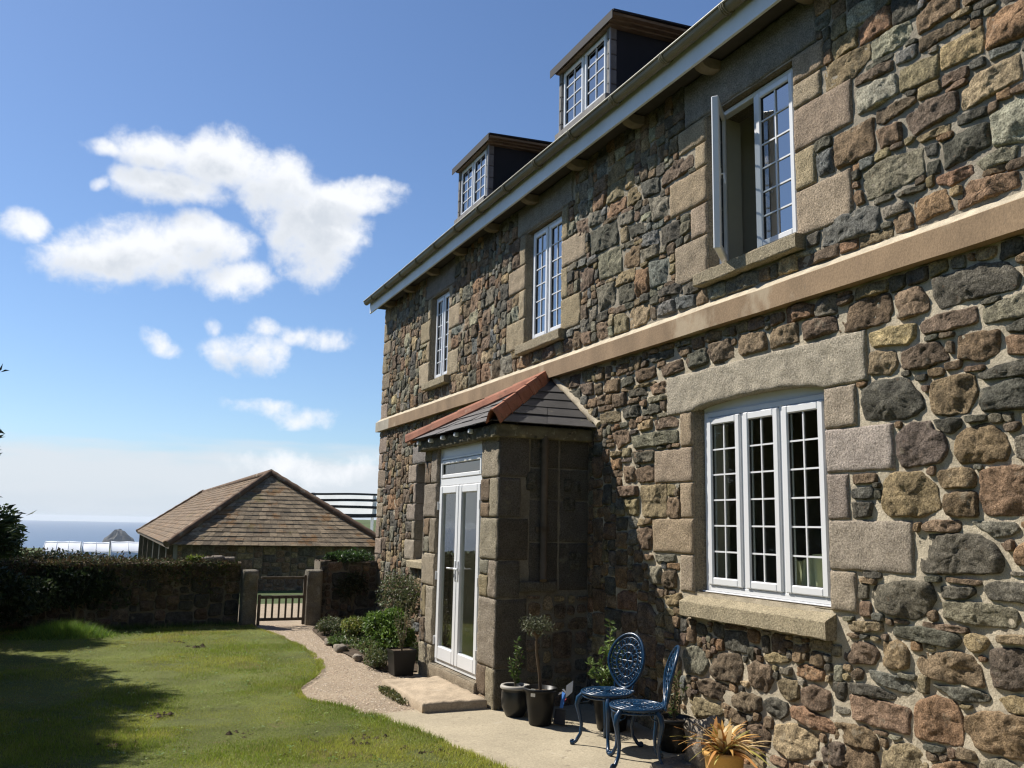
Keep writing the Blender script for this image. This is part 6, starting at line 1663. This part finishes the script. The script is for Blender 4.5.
def rock(name, label, cat, c, s_, seed, group=None, m='rock'):
    r = np.random.default_rng(seed); mb = MB(); nu, nv = 14, 9
    V = []
    for i in range(nv):
        ph = math.pi*i/(nv-1)
        for j in range(nu):
            th = 2*math.pi*j/nu; d = np.array([math.sin(ph)*math.cos(th), math.sin(ph)*math.sin(th), math.cos(ph)])
            f = 1+.34*float(nz2(d[0]*1.7+seed, d[1]*1.7+d[2]*2.1, seed))+.08*float(nz2(d[0]*5, d[1]*5+d[2]*4, seed+1))
            d = np.sign(d)*np.abs(d)**.62
            V.append(np.array(c)+d*np.array(s_)*f)
    i = np.arange(nv-1)[:, None]*nu; j = np.arange(nu)[None]
    mb.add(V, np.stack([i+j, i+(j+1) % nu, i+nu+(j+1) % nu, i+nu+j], -1).reshape(-1, 4), 0, smooth=True)
    return tag(mb.build(name, [M[m]]), label, cat, group)
for k, (x, y, s_, lab) in enumerate(((-1.40, 12.3, .08, 'rounded grey edging stone nearest the heather mound'), (-1.40, 11.7, .11, 'largest pale edging stone in front of the green bush'), (-1.40, 10.8, .07, 'smallest edging stone beside the low herb'))):
    rock('edging_stone', lab, 'stone', (x, y, .04), (s_*.7, s_*1.3, s_*.5), 560+k, 'stones edging the flower bed')

# ------------------------------------------------------------------ pots
def pot_profile(r0, r1, h, lip=.012, wall_=.01):
    return [(0.001, .004), (r0-.01, 0), (r0, .008), (r0+(r1-r0)*.55, h*.5), (r1, h-.03), (r1+lip, h-.028), (r1+lip, h-.002), (r1+lip-.004, h), (r1-wall_, h), (r1-wall_-.004, h-.04), (.001, h-.045)]
def pot(t, c, r0, r1, h, m, n=28, belly=None, rim=None):
    mb = MB(); P = pot_profile(r0, r1, h)
    if belly: P = [(0.001, .004), (r0-.01, 0), (r0, .01), (belly*.93, h*.3), (belly, h*.55), (belly*.97, h*.8), (r1, h-.03), (r1+.015, h-.02), (r1+.015, h-.003), (r1+.008, h), (r1-.012, h), (r1-.018, h-.04), (.001, h-.045)]
    mb.lathe(P, n, 0, origin=c); o = mb.build('pot', [M[m]], t)
    s_ = MB(); s_.lathe([(0.001, h-.03), (r1*.5, h-.026), (r1-.012, h-.034)], 18, 0, origin=c); s_.build('soil', [M['soil']], t)
    if rim:
        q = MB(); q.lathe([(r1+.017, h-.024), (r1+.021, h-.012), (r1+.012, h+.003), (r1-.014, h+.003), (r1-.013, h-.02)], n, 0, origin=c); q.build('rim', [M[rim]], t)
    return o
def stalk_plant(t, base, stalks, seed, leaf=.04, cols=((.08, .13, .03),), per=26, asp=.4, r0=.005, spread=.1):
    r = np.random.default_rng(seed); mb = MB(); sm = MB(); C = []; D = []
    for (dx, dy, h) in stalks:
        s_ = np.linspace(0, 1, 8)[:, None]; P = np.array(base)+np.array([dx, dy, h])*s_; P[:, :2] += np.array([dx, dy])*.35*(s_**2-s_)
        sm.tube(P, np.linspace(r0, r0*.4, 8), 5)
        k = r.uniform(.12, 1.02, per); a = r.uniform(0, 6.283, per)
        Q = np.array(base)+np.array([dx, dy, h])*k[:, None]; Q[:, :2] += np.array([dx, dy])*.35*(k**2-k)[:, None]
        C.append(Q); D.append(np.stack([np.cos(a), np.sin(a), np.full(per, .45)], -1))
    C = np.vstack(C); D = np.vstack(D)
    leaves(mb, C, leaf, pal(cols, len(C), r, .35), r, asp, .2, dirs=D)
    mb.build('foliage', [M['leaf']], t); sm.build('stem', [M['stem']], t)

GRP = 'potted plants along the porch and wall'
# upright spurge in a dark glazed pot
c = (-.90, 7.36, .006); t = thing('potted_plant', 'upright green plant in a dark pale rimmed pot by the porch corner', 'potted plant', c, 0, GRP)
pot(t, c, .085, .115, .26, 'pot_glaze', belly=.125, rim='pot_rim')
stalk_plant(t, (c[0], c[1], .24), [(.01, 0, .42), (.03, .02, .36), (-.05, .02, .24), (.05, -.02, .3)], 601, .045, [(.09, .15, .035), (.14, .20, .05), (.06, .10, .03)], 46, .35)
# olive standard
c = (-.84, 6.98, .006); t = thing('potted_tree', 'small olive standard with a thin bare trunk in a black plastic pot', 'potted tree', c, 0, GRP)
pot(t, c, .095, .13, .30, 'pot_black')
tk = MB(); tk.tube([(c[0], c[1], .25), (c[0]-.012, c[1], .4), (c[0]-.035, c[1]+.01, .56), (c[0]-.05, c[1], .66), (c[0]-.045, c[1], .74)], [.014, .0125, .012, .011, .008], 8)
r = np.random.default_rng(611); P = clump_pts(620, (c[0]-.06, c[1], .80), (.23, .23, .17), r, 12, .3)
for k in range(22): e = P[r.integers(0, len(P))]; tk.tube([(c[0]-.045, c[1], .70), ((c[0]-.045+e[0])/2, (c[1]+e[1])/2, (.74+e[2])/2), e], [.006, .004, .0015], 4)
tk.build('trunk', [M['bark']], t); cr = MB(); leaves(cr, P, .034, pal([(.10, .115, .06), (.16, .165, .10), (.07, .08, .045)], len(P), r), r, .28, .3); cr.build('crown', [M['leaf']], t)
tg = MB(); tg.add([(c[0]-.125, c[1]-.065, .25), (c[0]-.10, c[1]-.098, .25), (c[0]-.098, c[1]-.10, .315), (c[0]-.123, c[1]-.068, .315)], np.array([[0, 1, 2, 3]]), 0, (.8, .78, .72)); tg.build('tag', [M['paper']], t)
# crumpled wrapper
r = np.random.default_rng(613); wr_ = MB()
for k in range(6):
    cc = np.array([-.70+r.normal(0, .028), 6.86+r.normal(0, .03), .20+r.uniform(0, .11)]); e1 = r.normal(0, .02, 3); e2 = r.normal(0, .02, 3)
    wr_.add([cc-e1-e2, cc+e1-e2*.6, cc+e1*.8+e2, cc-e1+e2*.7], np.array([[0, 1, 2], [0, 2, 3]]), 0, [(.75, .75, .76), (.05, .16, .45), (.5, .04, .05), (.75, .75, .76)][k % 4])
wr_.add([(-.75, 6.92, .02), (-.69, 6.82, .02), (-.68, 6.83, .14), (-.73, 6.92, .14)], np.array([[0, 1, 2, 3]]), 0, (.03, .03, .035))
tag(wr_.build('plastic_wrapper', [M['paper']]), 'crumpled blue, white and red wrapper beside the olive pot', 'wrapper')
# bushy plant behind the chairs
c = (-.36, 6.62, .006); t = thing('potted_plant', 'bushy pale green plant in a black pot behind the left blue chair', 'potted plant', c, 0, GRP)
pot(t, c, .12, .16, .30, 'pot_black')
stalk_plant(t, (c[0], c[1], .27), [(-.2, .05, .28), (-.12, .02, .36), (-.05, -.04, .42), (.0, .04, .46), (-.02, .0, .62), (.06, -.06, .36), (.1, .0, .3), (-.15, -.08, .25), (-.22, .0, .2), (.05, .06, .44)], 621, .055, [(.13, .20, .05), (.19, .26, .08), (.09, .14, .035)], 34, .5)
# plant right of the second chair
c = (-.27, 5.86, .006); t = thing('potted_plant', 'tall thin stemmed plant in a black pot right of the blue chairs', 'potted plant', c, 0, GRP)
pot(t, c, .10, .135, .24, 'pot_black')
stalk_plant(t, (c[0], c[1], .21), [(.02, 0, .34), (-.05, .02, .4), (.06, .02, .3), (-.08, -.03, .28), (.08, -.04, .24), (0, -.05, .36), (-.02, .05, .45)], 631, .04, [(.10, .15, .04), (.15, .18, .06), (.07, .10, .03)], 26, .32)
# square black pot by the door
c = (-1.2, 9.72, .006); t = thing('potted_plant', 'feathery plant in a square black pot left of the doorstep', 'potted plant', c, 0, GRP)
q = MB(); 
for (s0, s1, z0, z1) in ((.105, .13, 0, .27), (.137, .137, .245, .275)):
    V = [(c[0]+sx*s0, c[1]+sy*s0, .006+z0) for sx, sy in ((-1, -1), (1, -1), (1, 1), (-1, 1))]+[(c[0]+sx*s1, c[1]+sy*s1, .006+z1) for sx, sy in ((-1, -1), (1, -1), (1, 1), (-1, 1))]
    q.add(V, np.array([[0, 1, 5, 4], [1, 2, 6, 5], [2, 3, 7, 6], [3, 0, 4, 7]]), 0)
q.add([(c[0]+sx*.128, c[1]+sy*.128, .262) for sx, sy in ((-1, -1), (1, -1), (1, 1), (-1, 1))], np.array([[0, 1, 2, 3]]), 1)
q.build('pot', [M['pot_black'], M['soil']], t)
stalk_plant(t, (c[0], c[1], .24), [(.0, .1, .52), (.08, .1, .62), (-.08, .08, .42), (.12, .0, .5), (-.1, -.02, .36), (.02, -.06, .44), (.16, .12, .55), (-.04, .14, .56)], 641, .04, [(.12, .13, .05), (.18, .17, .08), (.09, .10, .04)], 30, .35)
# tan pot with spiky leaves
c = (-.60, 4.83, .006); t = thing('potted_plant', 'spiky straw and orange leaved plant in a tan clay pot', 'potted plant', c, 0, GRP)
pot(t, c, .10, .125, .26, 'pot_tan')
strap_plant('', '', '', (c[0], c[1], .235), 105, .34, [(.55, .32, .09), (.60, .40, .16), (.45, .22, .07), (.34, .30, .08), (.62, .46, .24)], 651, .0145, 1.0, .8, parent=t)
rock('garden_rock', 'pale topped rough rock between the black pot and the tan pot', 'rock', (-.38, 5.32, .16), (.12, .14, .2), 661)
rock('garden_rock', 'flat dark rock lying under the blue chairs', 'rock', (-.52, 5.42, .02), (.2, .14, .05), 662)
strap_plant('dry_weed', 'thin dry weed at the wall foot right of the tan pot', 'weed', (-.1, 4.62, .01), 40, .26, [(.16, .13, .07), (.10, .10, .05)], 663, .005, .8, .5)

# ------------------------------------------------------------------ blue cast metal chairs
def make_chair(label):
    t = thing('garden_chair', label, 'chair', (0, 0, 0), 0, 'blue bistro chairs by the wall')
    SZ = .405
    s_ = MB(); a = np.linspace(0, 2*np.pi, 40, endpoint=False)
    circ = lambda rr, z, n=40, cx=0, cy=0: [(cx+rr*math.cos(t_), cy+rr*math.sin(t_), z) for t_ in np.linspace(0, 2*np.pi, n, endpoint=False)]
    s_.tube(circ(.195, SZ), .012, 8, closed=True)
    s_.tube(circ(.188, SZ-.028), .008, 6, closed=True)
    for rr, w in ((.155, .008), (.105, .008), (.055, .009)): s_.tube(circ(rr, SZ+.004, 30), w, 5, closed=True)
    for k in range(20):
        t_ = 2*math.pi*k/20; s_.tube([(.05*math.cos(t_), .05*math.sin(t_), SZ+.003), (.19*math.cos(t_), .19*math.sin(t_), SZ+.002)], .0055, 5)
        s_.tube(circ(.017, SZ+.004, 10, .175*math.cos(t_+.157), .175*math.sin(t_+.157)), .0045, 4, closed=True)
        if k % 2: s_.tube(circ(.02, SZ+.004, 10, .13*math.cos(t_), .13*math.sin(t_)), .005, 4, closed=True)
        s_.tube([(.193*math.cos(t_), .193*math.sin(t_), SZ-.004), (.19*math.cos(t_+.15), .19*math.sin(t_+.15), SZ-.027)], .005, 4)
    s_.tube([(-.03, 0, SZ), (.03, 0, SZ)], .02, 8)
    s_.lathe([(.001, SZ-.002), (.188, SZ-.002), (.188, SZ-.006), (.001, SZ-.006)], 36)
    s_.build('seat', [M['chair']], t)
    # back: leaning oval of scrollwork
    b_ = MB(); lean = R(13); cz = .64
    def bp(u, v, off=0.0):      # u across, v up from seat
        x = -.175-v*math.sin(lean)-.05*(1-(u/.2)**2)*.6+off; return (x, u, SZ+v*math.cos(lean))
    def oval(sc_, n=44):
        P = []
        for t_ in np.linspace(0, 2*np.pi, n, endpoint=False):
            v = .225+.215*sc_*math.sin(t_); w = .185*(1-.28*max(0, -math.sin(t_))**1.5)
            P.append(bp(w*sc_*math.cos(t_), v))
        return P
    b_.tube(oval(1.0), .0125, 8, closed=True); b_.tube(oval(.86), .006, 5, closed=True); b_.tube(oval(.60), .008, 6, closed=True); b_.tube(oval(.30), .008, 6, closed=True)
    o1, o2, o3 = oval(.86, 30), oval(.60, 30), oval(.99, 30)
    for k in range(30):
        b_.tube([o1[k], o2[(k+1) % 30]], .0048, 4); b_.tube([o1[k], o3[k]], .005, 4)
        if k % 2 == 0: b_.tube([o1[k], o2[(k-1) % 30]], .0048, 4)
    for k in range(15):
        t_ = 2*math.pi*k/15; cu, cv = .185*.45*math.cos(t_), .225+.215*.45*math.sin(t_)
        b_.tube([bp(cu+.026*math.cos(q), cv+.028*math.sin(q)) for q in np.linspace(0, 6.283, 10, endpoint=False)], .0055, 4, closed=True)
        cu, cv = .185*.73*math.cos(t_)*(1-.2*max(0, -math.sin(t_))), .225+.215*.73*math.sin(t_)
        b_.tube([bp(cu+.018*math.cos(q), cv+.02*math.sin(q)) for q in np.linspace(0, 6.283, 9, endpoint=False)], .005, 4, closed=True)
    for k in range(6):
        t_ = 2*math.pi*k/6; b_.tube([bp(0, .225), bp(.185*.30*math.cos(t_), .225+.215*.30*math.sin(t_))], .008, 5)
    for u in (-.09, -.03, .03, .09): b_.tube([bp(u, -.005), bp(u*1.15, .05)], .008, 6)
    b_.tube([bp(-.12, .0), bp(0, -.008), bp(.12, .0)], .012, 6)
    b_.build('backrest', [M['chair']], t)
    for (sx, sy) in ((1, 1), (1, -1), (-1, 1), (-1, -1)):
        l = MB(); dx, dy = sx*.70, sy*.71
        prof = [(.150, SZ-.01, .017), (.185, SZ-.05, .019), (.195, SZ-.10, .017), (.18, SZ-.17, .013), (.165, SZ-.25, .011), (.172, SZ-.32, .011), (.20, SZ-.375, .012), (.222, .014, .015), (.238, .016, .012)]
        l.tube([(dx*p[0]*1.2, dy*p[0]*1.2, p[1]) for p in prof], [p[2]*1.2 for p in prof], 8)
        q0 = np.array([dx*.225*1.2, dy*.225*1.2, .022]); l.tube([q0+np.array([dx*.014*math.cos(q), dy*.014*math.cos(q), .014*math.sin(q)]) for q in np.linspace(0, 6.283, 9, endpoint=False)], .008, 5, closed=True)
        l.tube([(dx*.19, dy*.19, SZ-.08), (dx*.14, dy*.14, SZ-.07), (dx*.12, dy*.12, SZ-.03)], .006, 5)
        l.build('leg', [M['chair']], t)
    return t
chair = make_chair('blue cast metal chair further left, its scrolled back facing the camera')
def copy_thing(src):
    c_ = src.copy(); col.objects.link(c_)
    for ch in [o for o in bpy.data.objects if o.parent == src]:
        d = ch.copy(); col.objects.link(d); d.parent = c_
    return c_
chair2 = copy_thing(chair); chair2['label'] = 'blue cast metal chair further right, turned with its back edge on'
chair.scale = chair2.scale = (.97, .97, .97)
chair.location = (-.68, 6.16, .006); chair.rotation_euler = (0, 0, R(-163))
chair2.location = (-.74, 5.63, .006); chair2.rotation_euler = (0, 0, R(152))

# curtain inside the ground floor window
cu = MB(); ys = np.linspace(4.60, 5.06, 40)
V = np.array([[(.165+.022*math.sin(y*75+.6*math.sin(y*21))*(1-.4*k_/2), y+.02*k_*math.sin(y*20), z) for k_, z in enumerate((1.185, 1.34, 1.475+.03*math.sin((y-4.5)*9)))] for y in ys]).reshape(-1, 3)
i = np.arange(39)[:, None]*3; j = np.arange(2)[None]
cu.add(V, np.stack([i+j, i+j+1, i+3+j+1, i+3+j], -1).reshape(-1, 4), 0, smooth=True)
tag(cu.build('curtain', [M['curtain']]), 'pale yellow curtain hem behind the lower right panes of the bay window', 'curtain')

# ------------------------------------------------------------------ sea air
hz = MB(); hz.box((-12500, -600, -47.2), (12500, 12500, 14.0))
hm = bpy.data.materials.new('sea_air'); hm.use_nodes = True; nt = hm.node_tree; nt.nodes.clear()
out = nt.nodes.new('ShaderNodeOutputMaterial'); pv = nt.nodes.new('ShaderNodeVolumePrincipled')
pv.inputs['Color'].default_value = (.85, .92, 1.0, 1); pv.inputs['Density'].default_value = 0.00009; pv.inputs['Anisotropy'].default_value = 0.2
nt.links.new(pv.outputs[0], out.inputs['Volume'])
tag(hz.build('haze', [hm]), 'thin bluish sea air', 'haze', kind='stuff')
